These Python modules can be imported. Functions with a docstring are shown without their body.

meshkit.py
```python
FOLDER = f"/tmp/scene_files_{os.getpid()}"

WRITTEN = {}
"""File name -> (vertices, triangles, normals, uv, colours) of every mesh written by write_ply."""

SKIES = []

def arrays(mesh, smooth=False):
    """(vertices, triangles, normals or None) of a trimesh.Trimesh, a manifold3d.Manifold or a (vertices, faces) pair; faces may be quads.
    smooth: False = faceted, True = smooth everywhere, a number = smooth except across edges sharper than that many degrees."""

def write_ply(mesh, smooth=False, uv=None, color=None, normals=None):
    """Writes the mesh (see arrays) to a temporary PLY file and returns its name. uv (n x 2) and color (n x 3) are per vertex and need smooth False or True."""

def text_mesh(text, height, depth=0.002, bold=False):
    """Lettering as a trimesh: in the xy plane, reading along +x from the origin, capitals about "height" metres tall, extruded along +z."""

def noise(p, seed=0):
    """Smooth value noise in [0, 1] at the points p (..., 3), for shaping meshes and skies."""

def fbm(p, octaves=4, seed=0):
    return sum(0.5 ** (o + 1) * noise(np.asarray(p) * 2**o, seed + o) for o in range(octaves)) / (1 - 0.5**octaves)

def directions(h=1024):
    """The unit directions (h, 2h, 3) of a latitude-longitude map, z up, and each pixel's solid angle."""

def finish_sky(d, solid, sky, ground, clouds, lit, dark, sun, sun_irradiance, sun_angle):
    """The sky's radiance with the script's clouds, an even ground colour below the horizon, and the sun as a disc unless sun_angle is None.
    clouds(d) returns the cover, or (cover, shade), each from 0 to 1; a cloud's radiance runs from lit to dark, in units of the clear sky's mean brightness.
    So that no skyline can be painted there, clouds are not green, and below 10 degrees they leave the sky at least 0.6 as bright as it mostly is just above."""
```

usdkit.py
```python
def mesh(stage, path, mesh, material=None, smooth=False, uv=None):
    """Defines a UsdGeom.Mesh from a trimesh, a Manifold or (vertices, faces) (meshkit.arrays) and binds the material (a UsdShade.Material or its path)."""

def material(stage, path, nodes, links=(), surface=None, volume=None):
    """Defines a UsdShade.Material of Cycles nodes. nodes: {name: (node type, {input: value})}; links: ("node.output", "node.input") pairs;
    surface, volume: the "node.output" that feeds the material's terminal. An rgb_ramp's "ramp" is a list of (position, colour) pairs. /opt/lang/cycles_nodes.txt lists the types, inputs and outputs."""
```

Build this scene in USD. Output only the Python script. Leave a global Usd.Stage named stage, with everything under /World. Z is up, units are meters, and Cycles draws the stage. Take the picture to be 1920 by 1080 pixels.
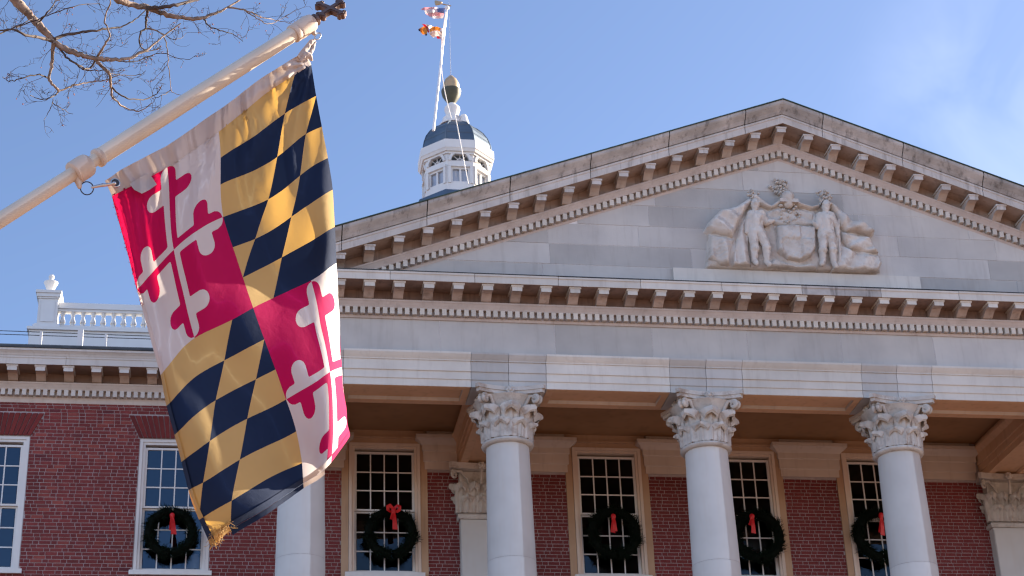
import math, random
import numpy as np, trimesh, usdkit
import manifold3d as m3
from scipy.interpolate import RBFInterpolator
from shapely.geometry import Polygon, box as sbox, Point, LineString
from shapely.ops import unary_union
from shapely import affinity
from pxr import Usd, UsdGeom, UsdLux, UsdShade, Gf, Sdf, Vt

stage = Usd.Stage.CreateInMemory()
UsdGeom.SetStageUpAxis(stage, 'Z')
UsdGeom.SetStageMetersPerUnit(stage, 1.0)
UsdGeom.Xform.Define(stage, '/World')
UsdGeom.Scope.Define(stage, '/World/Looks')

# ------------------------------------------------------------------ camera
FPX, PITCH, YAW, ROLL = 3413.36, 0.4569, 0.1671, -0.0393
CAM = np.array([-1.1262, -28.0839, 1.65])
FW = np.array([math.sin(YAW) * math.cos(PITCH), math.cos(YAW) * math.cos(PITCH), math.sin(PITCH)])
_r = np.array([math.cos(YAW), -math.sin(YAW), 0.0]); _u = np.cross(_r, FW)
RT = math.cos(ROLL) * _r + math.sin(ROLL) * _u
UP = -math.sin(ROLL) * _r + math.cos(ROLL) * _u
cam = UsdGeom.Camera.Define(stage, '/World/camera')
M = Gf.Matrix4d(*RT, 0, *UP, 0, *(-FW), 0, *CAM, 1)
cam.AddTransformOp().Set(M)
cam.CreateHorizontalApertureAttr(36.0); cam.CreateVerticalApertureAttr(20.25)
cam.CreateFocalLengthAttr(36.0 * FPX / 1920)
cam.CreateClippingRangeAttr((0.05, 20000.0))
cam.CreateFStopAttr(16.0); cam.CreateFocusDistanceAttr(7.0)
cam.CreateExposureAttr(0.0)
EXPOSURE = 1.88
cam.GetExposureAttr().Set(EXPOSURE)

# ------------------------------------------------------------------ sky and sun
SUN = np.array([0.865, 0.325, 0.385]); SUN /= np.linalg.norm(SUN)
SUN_EL = math.asin(SUN[2]); SUN_ROT = math.atan2(SUN[0], SUN[1])
CLOUD_DIR = FW + RT * (2010 - 960) / FPX - UP * (215 - 540) / FPX; CLOUD_DIR /= np.linalg.norm(CLOUD_DIR)
sky = UsdLux.DomeLight.Define(stage, '/World/sky')
sky.GetPrim().SetCustomDataByKey('label', 'clear pale blue winter sky with thin haze at right')
sky.GetPrim().SetCustomDataByKey('category', 'sky')
sky.GetPrim().SetCustomDataByKey('kind', 'structure')
skym = usdkit.material(stage, '/World/Looks/sky_light', {
    'sky': ('sky_texture', {'sky_type': 'single_scattering', 'sun_disc': False, 'sun_elevation': SUN_EL, 'sun_rotation': SUN_ROT,
                            'air_density': 1.0, 'aerosol_density': 0.9, 'ozone_density': 2.2}),
    'tc': ('texture_coordinate', {}),
    'map': ('mapping', {'scale': (1.0, 1.0, 2.6), 'location': (3.1, 0.4, 1.7)}),
    'n': ('noise_texture', {'scale': 1.7, 'detail': 7.0, 'roughness': 0.55, 'distortion': 0.4}),
    'r': ('rgb_ramp', {'ramp': [(0.0, (0, 0, 0)), (0.60, (0, 0, 0)), (0.80, (0.45, 0.45, 0.45)), (1.0, (0.5, 0.5, 0.5))]}),
    'mix': ('mix', {'mix_type': 'mix', 'color2': (5.2, 5.5, 6.2)}),
    'dot': ('mapping', {'mapping_type': 'vector', 'rotation': (0.0, 0.0, 0.0)}),
    'sx': ('separate_xyz', {}), 'px': ('math', {'math_type': 'multiply', 'value2': CLOUD_DIR[0]}), 'py': ('math', {'math_type': 'multiply_add', 'value2': CLOUD_DIR[1]}), 'pz': ('math', {'math_type': 'multiply_add', 'value2': CLOUD_DIR[2]}),
    'cm': ('map_range', {'range_type': 'smoothstep', 'from_min': math.cos(math.radians(7.5)), 'from_max': math.cos(math.radians(1.0)), 'to_min': 0.0, 'to_max': 0.17, 'clamp': True}),
    'cn': ('noise_texture', {'distortion': 0.6, 'scale': 12.0, 'detail': 6.0, 'roughness': 0.5}),
    'cr': ('map_range', {'from_min': 0.42, 'from_max': 0.66, 'to_min': 0.0, 'to_max': 1.0, 'clamp': True}),
    'cx': ('math', {'math_type': 'multiply'}),
    'mix2': ('mix', {'mix_type': 'mix', 'color2': (6.3, 6.9, 7.9)}),
    'tint': ('mix', {'mix_type': 'multiply', 'fac': 1.0, 'color2': (1.02, 1.01, 1.12)}),
    'bg': ('background_shader', {'strength': 0.056}),
}, [('tc.generated', 'map.vector'), ('map.vector', 'n.vector'), ('n.fac', 'r.fac'), ('r.color', 'mix.fac'), ('sky.color', 'mix.color1'),
    ('tc.generated', 'dot.vector'), ('dot.vector', 'sx.vector'), ('sx.x', 'px.value1'), ('sx.y', 'py.value1'), ('sx.z', 'pz.value1'), ('px.value', 'py.value3'), ('py.value', 'pz.value3'), ('pz.value', 'cm.value'), ('tc.generated', 'cn.vector'), ('cn.fac', 'cr.value'), ('cm.result', 'cx.value1'), ('cr.result', 'cx.value2'), ('cx.value', 'mix2.fac'), ('mix.color', 'mix2.color1'), ('mix2.color', 'tint.color1'), ('tint.color', 'bg.color')], surface='bg.background')
UsdShade.MaterialBindingAPI.Apply(sky.GetPrim()).Bind(skym)
sun = UsdLux.DistantLight.Define(stage, '/World/sun')
sun.CreateIntensityAttr(1.25); sun.CreateAngleAttr(0.53); sun.CreateColorAttr(Gf.Vec3f(1.0, 0.86, 0.68)); sun.CreateNormalizeAttr(True)
_z = SUN; _x = np.cross([0, 0, 1], _z); _x /= np.linalg.norm(_x); _y = np.cross(_z, _x)
sun.AddTransformOp().Set(Gf.Matrix4d(*_x, 0, *_y, 0, *_z, 0, 0, 0, 40, 1))

# ------------------------------------------------------------------ helpers
def ray(px, py):
    return FW + RT * (px - 960) / FPX - UP * (py - 540) / FPX
def at(px, py, Y):
    d = ray(px, py); return CAM + d * (Y - CAM[1]) / d[1]
def rays(p):
    p = np.asarray(p, float)
    return FW + np.outer(p[:, 0] - 960, RT) / FPX - np.outer(p[:, 1] - 540, UP) / FPX

_used = {}
def path_for(name, parent):
    base = parent.GetPath().pathString if parent is not None else '/World'
    n = _used.get((base, name), 0); _used[(base, name)] = n + 1
    return f'{base}/{name}' + (f'_{n:03d}' if n else '')
def tag(o, label=None, cat=None, group=None, kind=None):
    p = o.GetPrim() if hasattr(o, 'GetPrim') else o
    for k, v in (('label', label), ('category', cat), ('group', group), ('kind', kind)):
        if v: p.SetCustomDataByKey(k, v)
    return p
def thing(name, label, cat, group=None):
    x = UsdGeom.Xform.Define(stage, path_for(name, None))
    return tag(x, label, cat, group)
def obj(name, mesh, mat, parent=None, label=None, smooth=False, kind=None, cat=None, group=None):
    if isinstance(mesh, MB): mesh = mesh.get()
    m = usdkit.mesh(stage, path_for(name, parent), mesh, MAT[mat], smooth=smooth)
    m.CreateDoubleSidedAttr(True)
    return tag(m, label, cat, group, kind)

class MB:
    def __init__(s): s.v = []; s.f = []; s.n = 0
    def add(s, v, f):
        v = np.asarray(v, float); f = np.asarray(f, int)
        if f.shape[1] == 4: f = np.vstack([f[:, [0, 1, 2]], f[:, [0, 2, 3]]])
        s.v.append(v); s.f.append(f + s.n); s.n += len(v); return s
    def mesh(s, m):
        if hasattr(m, 'to_mesh'):
            q = m.to_mesh(); return s.add(q.vert_properties[:, :3], q.tri_verts)
        return s.add(m.vertices, m.faces)
    def box(s, x0, x1, y0, y1, z0, z1):
        v = [(x, y, z) for x in (x0, x1) for y in (y0, y1) for z in (z0, z1)]
        return s.add(v, [(0, 1, 3, 2), (4, 6, 7, 5), (0, 4, 5, 1), (2, 3, 7, 6), (0, 2, 6, 4), (1, 5, 7, 3)])
    def prism(s, poly, a0, a1, to):
        """poly: list of 2-D points (ccw or cw), extruded from a0 to a1; to(p, q, a) gives the 3-D point."""
        poly = [tuple(p) for p in poly]; n = len(poly)
        pg = Polygon(poly)
        tv, tf = trimesh.creation.triangulate_polygon(pg, engine='earcut')
        tv = np.asarray(tv)
        v = [to(p, q, a0) for p, q in tv] + [to(p, q, a1) for p, q in tv]
        s.add(v, np.vstack([tf[:, ::-1], tf + len(tv)]))
        ring = list(pg.exterior.coords)[:-1]
        v = [to(p, q, a0) for p, q in ring] + [to(p, q, a1) for p, q in ring]
        m = len(ring)
        return s.add(v, [(i, (i + 1) % m, m + (i + 1) % m, m + i) for i in range(m)])
    def xz(s, poly, y0, y1): return s.prism(poly, y0, y1, lambda p, q, a: (p, a, q))
    def yz(s, poly, x0, x1): return s.prism(poly, x0, x1, lambda p, q, a: (a, p, q))
    def xy(s, poly, z0, z1): return s.prism(poly, z0, z1, lambda p, q, a: (p, q, a))
    def lathe(s, prof, c=(0, 0, 0), n=32, ang0=0.0, span=2 * math.pi):
        k = len(prof); v = []
        full = abs(span - 2 * math.pi) < 1e-6
        cols = n if full else n + 1
        for i in range(cols):
            t = ang0 + span * i / n
            for r, z in prof: v.append((c[0] + r * math.cos(t), c[1] + r * math.sin(t), c[2] + z))
        f = []
        for i in range(n):
            j = (i + 1) % cols
            for q in range(k - 1): f.append((i * k + q, j * k + q, j * k + q + 1, i * k + q + 1))
        return s.add(v, f)
    def tube(s, pts, rad, n=8, cap=True):
        pts = np.asarray(pts, float); m = len(pts)
        rad = np.broadcast_to(rad, m)
        t = np.gradient(pts, axis=0); t /= np.maximum(np.linalg.norm(t, axis=1, keepdims=True), 1e-9)
        ref = np.array([0.3, 0.2, 0.93]) if abs(t[0] @ np.array([0.3, 0.2, 0.93])) < 0.9 else np.array([1.0, 0, 0])
        a = np.cross(t, ref); a /= np.linalg.norm(a, axis=1, keepdims=True); b = np.cross(t, a)
        ang = np.arange(n) * 2 * math.pi / n
        v = (pts[:, None] + rad[:, None, None] * (np.cos(ang)[None, :, None] * a[:, None] + np.sin(ang)[None, :, None] * b[:, None])).reshape(-1, 3)
        f = [(i * n + j, i * n + (j + 1) % n, (i + 1) * n + (j + 1) % n, (i + 1) * n + j) for i in range(m - 1) for j in range(n)]
        s.add(v, f)
        if cap:
            for e, o in ((0, 1), (m - 1, -1)):
                ring = v[e * n:(e + 1) * n]
                s.add(np.vstack([ring, pts[e:e + 1]]), [(j, (j + 1) % n, n) if o < 0 else ((j + 1) % n, j, n) for j in range(n)])
        return s
    def sweep(s, path, prof):
        """plan path [(x, y)], closed profile [(outward, z)]; outward is to the right of the path."""
        P = [np.array(p, float) for p in path]; nrm = []
        for a, b in zip(P[:-1], P[1:]):
            d = (b - a) / np.linalg.norm(b - a); nrm.append(np.array([d[1], -d[0]]))
        k = len(prof); v = []
        for i, p in enumerate(P):
            n1 = nrm[max(i - 1, 0)]; n2 = nrm[min(i, len(nrm) - 1)]
            m = (n1 + n2) / (1 + n1 @ n2)
            for q, z in prof: v.append((*(p + q * m), z))
        f = [(i * k + j, i * k + (j + 1) % k, (i + 1) * k + (j + 1) % k, (i + 1) * k + j) for i in range(len(P) - 1) for j in range(k)]
        s.add(v, f)
        pg = Polygon(prof); tv, tf = trimesh.creation.triangulate_polygon(pg, engine='earcut')
        for i in (0, len(P) - 1):
            n = nrm[0] if i == 0 else nrm[-1]
            s.add([(*(P[i] + q * n), z) for q, z in tv], tf if i else tf[:, ::-1])
        return s
    def get(s):
        t = trimesh.Trimesh(np.vstack(s.v), np.vstack(s.f), process=False)
        return t
def to_manifold(mb):
    t = mb.get(); t.merge_vertices(digits_vertex=6); t.fix_normals()
    return m3.Manifold(m3.Mesh(np.asarray(t.vertices, np.float32), np.asarray(t.faces, np.uint32)))
def sphere(c, r, seg=20):
    return m3.Manifold.sphere(r, seg).translate(tuple(c))
def hull(*s): return m3.Manifold.batch_hull(list(s))
def vnoise(p, seed=0, freq=1.0):
    p = np.asarray(p, float) * freq; r = np.random.default_rng(seed); out = np.zeros(len(p))
    for k in range(6):
        w = r.normal(size=p.shape[1]) * (1 + 0.7 * k); out += np.sin(p @ w + r.uniform(0, 6.28)) / (1 + 0.6 * k)
    return out / 2.2

# ------------------------------------------------------------------ materials
MAT = {}
def lookpath(n): return '/World/Looks/' + n
def stone(name, base, alt, stain=(0.13, 0.09, 0.06), stain_amt=0.35, rough=0.8, scale=1.3, bump=0.25, streak=True, rand=0.25):
    nodes = {
        'g': ('geometry', {}), 'oi': ('object_info', {}),
        'n1': ('noise_texture', {'scale': scale, 'detail': 6.0, 'roughness': 0.6}),
        'r1': ('rgb_ramp', {'ramp': [(0.35, base), (0.68, alt)]}),
        'hv': ('map_range', {'from_min': 0.0, 'from_max': 1.0, 'to_min': 1 - rand, 'to_max': 1 + rand * 0.55}),
        'hs': ('hsv', {'saturation': 1.0}),
        'mp': ('mapping', {'scale': (5.0, 5.0, 0.55) if streak else (3.0, 3.0, 3.0)}),
        'n2': ('noise_texture', {'scale': 1.6, 'detail': 8.0, 'roughness': 0.65}),
        'r2': ('rgb_ramp', {'ramp': [(0.52, (0, 0, 0)), (0.75, (stain_amt,) * 3)]}),
        'mx': ('mix', {'mix_type': 'mix', 'color2': stain}),
        'n3': ('noise_texture', {'scale': 38.0, 'detail': 5.0, 'roughness': 0.7}),
        'b': ('bump', {'strength': bump, 'distance': 0.01}),
        'p': ('principled_bsdf', {'roughness': rough, 'specular_ior_level': 0.25}),
    }
    links = [('g.position', 'n1.vector'), ('n1.fac', 'r1.fac'), ('r1.color', 'hs.color'), ('oi.random', 'hv.value'), ('hv.result', 'hs.value'),
             ('g.position', 'mp.vector'), ('mp.vector', 'n2.vector'), ('n2.fac', 'r2.fac'), ('r2.color', 'mx.fac'), ('hs.color', 'mx.color1'),
             ('mx.color', 'p.base_color'), ('g.position', 'n3.vector'), ('n3.fac', 'b.height'), ('b.normal', 'p.normal')]
    MAT[name] = usdkit.material(stage, lookpath(name), nodes, links, surface='p.BSDF')
def plain(name, col, rough=0.5, metal=0.0, var=0.15, scale=6.0, bump=0.0, spec=0.5, bscale=60.0, coat=0.0):
    lo = tuple(c * (1 - var) for c in col); hi = tuple(min(c * (1 + var), 0.95) for c in col)
    nodes = {'g': ('geometry', {}), 'n': ('noise_texture', {'scale': scale, 'detail': 5.0}), 'r': ('rgb_ramp', {'ramp': [(0.3, lo), (0.7, hi)]}),
             'p': ('principled_bsdf', {'roughness': rough, 'metallic': metal, 'specular_ior_level': spec, 'coat_weight': coat})}
    links = [('g.position', 'n.vector'), ('n.fac', 'r.fac'), ('r.color', 'p.base_color')]
    if bump:
        nodes['nb'] = ('noise_texture', {'scale': bscale, 'detail': 4.0}); nodes['b'] = ('bump', {'strength': bump, 'distance': 0.005})
        links += [('g.position', 'nb.vector'), ('nb.fac', 'b.height'), ('b.normal', 'p.normal')]
    MAT[name] = usdkit.material(stage, lookpath(name), nodes, links, surface='p.BSDF')
stone('limestone', (0.54, 0.52, 0.48), (0.65, 0.625, 0.575), stain=(0.2, 0.15, 0.12), stain_amt=0.22, rand=0.12)
stone('pointing', (0.70, 0.70, 0.71), (0.78, 0.78, 0.78), stain_amt=0.05, rand=0.0)
stone('stain_shade_stone', (0.22, 0.16, 0.135), (0.34, 0.25, 0.21), stain=(0.07, 0.05, 0.04), stain_amt=0.6, scale=3.0, bump=0.5, rand=0.12)  # real stain, with the shade between the modillions put into the brown
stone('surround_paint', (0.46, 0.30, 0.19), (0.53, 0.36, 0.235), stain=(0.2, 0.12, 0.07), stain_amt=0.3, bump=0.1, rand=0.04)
stone('porch_orange', (0.66, 0.42, 0.25), (0.72, 0.48, 0.30), stain=(0.2, 0.11, 0.06), stain_amt=0.3, bump=0.1, rand=0.04)  # porch tan made more orange to carry warm bounce from the ground
stone('porch_tan', (0.58, 0.41, 0.28), (0.65, 0.475, 0.335), stain=(0.22, 0.13, 0.08), stain_amt=0.25, bump=0.1, rand=0.05)
stone('limestone_panel', (0.44, 0.435, 0.425), (0.56, 0.55, 0.525), stain_amt=0.18, scale=0.8, rand=0.20)
stone('weathered_stone', (0.31, 0.295, 0.28), (0.50, 0.475, 0.455), stain=(0.045, 0.038, 0.034), stain_amt=0.85, scale=2.2, bump=0.5, rand=0.12)
stone('stained_stone', (0.48, 0.455, 0.43), (0.60, 0.575, 0.55), stain=(0.10, 0.08, 0.065), stain_amt=0.6, scale=2.2, bump=0.4, rand=0.12)
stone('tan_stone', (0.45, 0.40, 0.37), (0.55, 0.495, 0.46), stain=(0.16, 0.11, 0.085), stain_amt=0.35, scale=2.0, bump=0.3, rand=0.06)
stone('carved_stone', (0.54, 0.51, 0.47), (0.66, 0.63, 0.59), stain=(0.24, 0.15, 0.09), stain_amt=0.55, scale=4.0, bump=0.9, streak=False, rand=0.1)
stone('capital_stone', (0.48, 0.455, 0.42), (0.63, 0.60, 0.56), stain=(0.18, 0.11, 0.065), stain_amt=0.75, scale=3.5, bump=0.9, streak=False, rand=0.1)
stone('painted_shaft', (0.54, 0.535, 0.515), (0.60, 0.595, 0.575), stain=(0.45, 0.30, 0.18), stain_amt=0.12, bump=0.08, rand=0.06)
stone('cornice_paint', (0.62, 0.59, 0.55), (0.70, 0.67, 0.63), stain=(0.25, 0.17, 0.11), stain_amt=0.28, bump=0.15, rand=0.06)
stone('porch_paint', (0.66, 0.545, 0.45), (0.72, 0.605, 0.505), stain=(0.2, 0.12, 0.07), stain_amt=0.2, bump=0.1, rand=0.04)
stone('rake_coffer', (0.33, 0.26, 0.225), (0.47, 0.375, 0.325), stain=(0.10, 0.07, 0.055), stain_amt=0.7, scale=3.0, bump=0.5, rand=0.2)  # stain and recess shade both in the colour, paler than the level coffers
stone('brown_stone', (0.38, 0.31, 0.275), (0.50, 0.415, 0.37), stain=(0.10, 0.07, 0.055), stain_amt=0.6, scale=4.0, bump=0.4, rand=0.2)  # dirt plus the shade of modillion undersides, mixed into one brown
stone('shaded_paint', (0.46, 0.34, 0.26), (0.54, 0.41, 0.32), stain=(0.25, 0.16, 0.10), stain_amt=0.4, bump=0.1, rand=0.06)  # darker twin of the cornice paint, underside shade put into its colour
stone('coffer_shade_paint', (0.24, 0.165, 0.125), (0.30, 0.21, 0.165), stain=(0.12, 0.08, 0.06), stain_amt=0.4, bump=0.1, rand=0.04)  # brown carries the shade under the wall cornice, not a second paint
stone('ceiling_paint', (0.36, 0.20, 0.095), (0.42, 0.24, 0.12), stain=(0.12, 0.07, 0.04), stain_amt=0.3, bump=0.1, rand=0.04, streak=False)  # brown darkened to hold the porch shade in the paint itself
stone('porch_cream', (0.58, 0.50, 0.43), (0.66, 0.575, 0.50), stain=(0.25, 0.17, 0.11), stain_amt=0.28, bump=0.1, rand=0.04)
stone('sash_paint', (0.70, 0.69, 0.67), (0.76, 0.75, 0.73), stain=(0.35, 0.28, 0.2), stain_amt=0.12, bump=0.05, rand=0.03)
stone('tower_paint', (0.64, 0.64, 0.64), (0.70, 0.70, 0.695), stain=(0.5, 0.46, 0.4), stain_amt=0.10, bump=0.05, rand=0.02)
stone('mortar', (0.36, 0.32, 0.325), (0.47, 0.42, 0.425), stain=(0.3, 0.2, 0.17), stain_amt=0.3, scale=6.0, bump=0.5, rand=0.0)
def bricks_mat(name, ramp):
    nodes = {'g': ('geometry', {}), 'oi': ('object_info', {}), 'ad': ('math', {'math_type': 'add'}), 'fr': ('math', {'math_type': 'fraction'}),
             'r': ('rgb_ramp', {'ramp': ramp}), 'n': ('noise_texture', {'scale': 22.0, 'detail': 6.0, 'roughness': 0.7}),
             'big': ('noise_texture', {'scale': 0.7, 'detail': 3.0}), 'br': ('map_range', {'from_min': 0.3, 'from_max': 0.7, 'to_min': 0.8, 'to_max': 1.2}),
             'rn': ('map_range', {'from_min': 0.25, 'from_max': 0.75, 'to_min': 0.72, 'to_max': 1.25}), 'mu': ('math', {'math_type': 'multiply'}),
             'hs': ('hsv', {}), 'b': ('bump', {'strength': 0.5, 'distance': 0.006}), 'p': ('principled_bsdf', {'roughness': 0.85, 'specular_ior_level': 0.2})}
    links = [('oi.random', 'ad.value1'), ('g.random_per_island', 'ad.value2'), ('ad.value', 'fr.value1'), ('fr.value', 'r.fac'), ('r.color', 'hs.color'),
             ('g.position', 'n.vector'), ('g.position', 'big.vector'), ('n.fac', 'rn.value'), ('big.fac', 'br.value'), ('rn.result', 'mu.value1'), ('br.result', 'mu.value2'),
             ('mu.value', 'hs.value'), ('hs.color', 'p.base_color'), ('n.fac', 'b.height'), ('b.normal', 'p.normal')]
    MAT[name] = usdkit.material(stage, lookpath(name), nodes, links, surface='p.BSDF')
bricks_mat('brick', [(0.0, (0.18, 0.038, 0.038)), (0.3, (0.235, 0.050, 0.047)), (0.6, (0.21, 0.044, 0.043)), (0.82, (0.30, 0.074, 0.060)), (0.92, (0.13, 0.032, 0.038)), (1.0, (0.27, 0.060, 0.044))])
bricks_mat('gauged_brick', [(0.0, (0.15, 0.028, 0.026)), (0.5, (0.19, 0.034, 0.031)), (1.0, (0.13, 0.026, 0.026))])
MAT['far_brick'] = usdkit.material(stage, lookpath('far_brick'), {
    'g': ('geometry', {}), 'sx': ('separate_xyz', {}), 'ad': ('math', {'math_type': 'add'}), 'cx': ('combine_xyz', {}),
    'bt': ('brick_texture', {'scale': 1.0, 'brick_width': 0.21, 'row_height': 0.0677, 'mortar_size': 0.005, 'color1': (0.20, 0.045, 0.038), 'color2': (0.27, 0.07, 0.055), 'mortar': (0.42, 0.36, 0.34)}),
    'p': ('principled_bsdf', {'roughness': 0.85})},
    [('g.position', 'sx.vector'), ('sx.x', 'ad.value1'), ('sx.y', 'ad.value2'), ('ad.value', 'cx.x'), ('sx.z', 'cx.y'), ('cx.vector', 'bt.vector'), ('bt.color', 'p.base_color')], surface='p.BSDF')
def pane_mat(name, ior, tint, refl=(1, 1, 1)):
    MAT[name] = usdkit.material(stage, lookpath(name), {
        'g': ('geometry', {}), 'n': ('noise_texture', {'scale': 3.0, 'detail': 1.0}), 'b': ('bump', {'strength': 0.06, 'distance': 0.02}),
        't': ('transparent_bsdf', {'color': tint}), 'gl': ('glossy_bsdf', {'color': refl, 'roughness': 0.01}), 'f': ('fresnel', {'IOR': ior}), 'm': ('mix_closure', {})},
        [('g.position', 'n.vector'), ('n.fac', 'b.height'), ('b.normal', 'gl.normal'), ('f.fac', 'm.fac'), ('t.BSDF', 'm.closure1'), ('gl.BSDF', 'm.closure2')], surface='m.closure')
pane_mat('pane_glass', 2.1, (0.6, 0.66, 0.72), (0.55, 0.76, 1.0))
pane_mat('porch_glass', 1.62, (0.6, 0.62, 0.65), (0.7, 0.85, 1.0))
plain('tower_pane', (0.36, 0.41, 0.50), rough=0.12, var=0.25, scale=1.5, spec=0.8)  # pale reflection in the cupola glass, put into the base colour
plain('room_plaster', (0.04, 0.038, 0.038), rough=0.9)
plain('lead_flashing', (0.045, 0.05, 0.055), rough=0.5, bump=0.2, var=0.4)
plain('copper_edge', (0.035, 0.06, 0.045), rough=0.55, var=0.3)
plain('roof_slate', (0.10, 0.11, 0.12), rough=0.7, var=0.3, bump=0.3)
plain('tower_lead', (0.115, 0.155, 0.20), rough=0.47, metal=0.75, var=0.15, scale=2.0, spec=0.5)
plain('gilding', (0.42, 0.32, 0.20), rough=0.5, metal=0.4, var=0.1)
plain('verdigris', (0.055, 0.058, 0.035), rough=0.55, var=0.25, scale=5)
plain('iron', (0.03, 0.03, 0.035), rough=0.5, metal=0.4)
plain('steel', (0.55, 0.55, 0.56), rough=0.25, metal=0.95, var=0.08)
plain('rope', (0.72, 0.70, 0.68), rough=0.8)
plain('white_pole', (0.78, 0.77, 0.78), rough=0.4)
plain('pole_paint', (0.55, 0.475, 0.39), rough=0.42, var=0.08, scale=9, bump=0.06, bscale=90)
plain('collar_wood', (0.50, 0.405, 0.335), rough=0.5, var=0.08, scale=14, bump=0.05)
plain('bronze', (0.12, 0.075, 0.065), rough=0.45, metal=0.5, var=0.25, scale=40, bump=0.3)
plain('fir', (0.0035, 0.009, 0.004), spec=0.08, rough=0.8, var=0.5, scale=30)
plain('fir_dark', (0.002, 0.004, 0.002), spec=0.08, rough=0.7, var=0.4, scale=30)
plain('red_ribbon', (0.62, 0.010, 0.016), rough=0.4, var=0.12, scale=20)
plain('lamp_shade', (0.72, 0.70, 0.66), rough=0.9)
plain('brass', (0.45, 0.32, 0.14), rough=0.3, metal=0.9)
plain('bark', (0.21, 0.16, 0.135), rough=0.85, var=0.55, scale=28, bump=0.8, bscale=70)
plain('twig_bark', (0.065, 0.048, 0.045), rough=0.85, var=0.5, scale=20)
plain('dry_leaf', (0.30, 0.10, 0.075), rough=0.7, var=0.4, scale=30)
plain('lawn', (0.09, 0.12, 0.04), rough=0.95, var=0.4, scale=2.0)
plain('brick_paving', (0.25, 0.145, 0.095), rough=0.9, var=0.35, scale=1.2, bump=0.4)
plain('step_stone', (0.45, 0.43, 0.40), rough=0.85, var=0.2, bump=0.3)
plain('us_stripes', (0.62, 0.30, 0.32), rough=0.8, var=0.3, scale=8)
plain('us_blue', (0.16, 0.20, 0.36), rough=0.8)
def cloth(name, col, trans, tr_amt=0.35, var=0.06):
    lo = tuple(c * (1 - var) for c in col); hi = tuple(min(c * (1 + var), 0.9) for c in col)
    MAT[name] = usdkit.material(stage, lookpath(name), {
        'g': ('geometry', {}), 'n': ('noise_texture', {'scale': 9.0, 'detail': 4.0}), 'r': ('rgb_ramp', {'ramp': [(0.3, lo), (0.7, hi)]}),
        'w': ('noise_texture', {'scale': 900.0, 'detail': 2.0}), 'n2': ('noise_texture', {'scale': 26.0, 'detail': 5.0, 'distortion': 0.6}),
        'ma': ('math', {'math_type': 'multiply_add', 'value2': 0.15}), 'b': ('bump', {'strength': 0.35, 'distance': 0.004}),
        'p': ('principled_bsdf', {'roughness': 0.8, 'specular_ior_level': 0.12, 'sheen_weight': 0.03, 'sheen_roughness': 0.4}),
        't': ('translucent_bsdf', {'color': trans}), 'm': ('mix_closure', {'fac': tr_amt})},
        [('g.position', 'n.vector'), ('n.fac', 'r.fac'), ('r.color', 'p.base_color'), ('g.position', 'w.vector'), ('g.position', 'n2.vector'), ('w.fac', 'ma.value1'), ('n2.fac', 'ma.value3'),
         ('ma.value', 'b.height'), ('b.normal', 'p.normal'), ('p.BSDF', 'm.closure1'), ('t.BSDF', 'm.closure2')], surface='m.closure')
cloth('gold_cloth', (0.50, 0.36, 0.165), (0.85, 0.50, 0.10), 0.24)
cloth('black_cloth', (0.012, 0.025, 0.066), (0.01, 0.02, 0.055), 0.08)
cloth('red_cloth', (0.42, 0.005, 0.095), (0.75, 0.008, 0.07), 0.26)
cloth('white_cloth', (0.58, 0.555, 0.56), (0.75, 0.70, 0.69), 0.24)
cloth('canvas', (0.56, 0.49, 0.46), (0.5, 0.42, 0.36), 0.15)
cloth('small_gold', (0.75, 0.42, 0.10), (0.9, 0.5, 0.1), 0.4)
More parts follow.
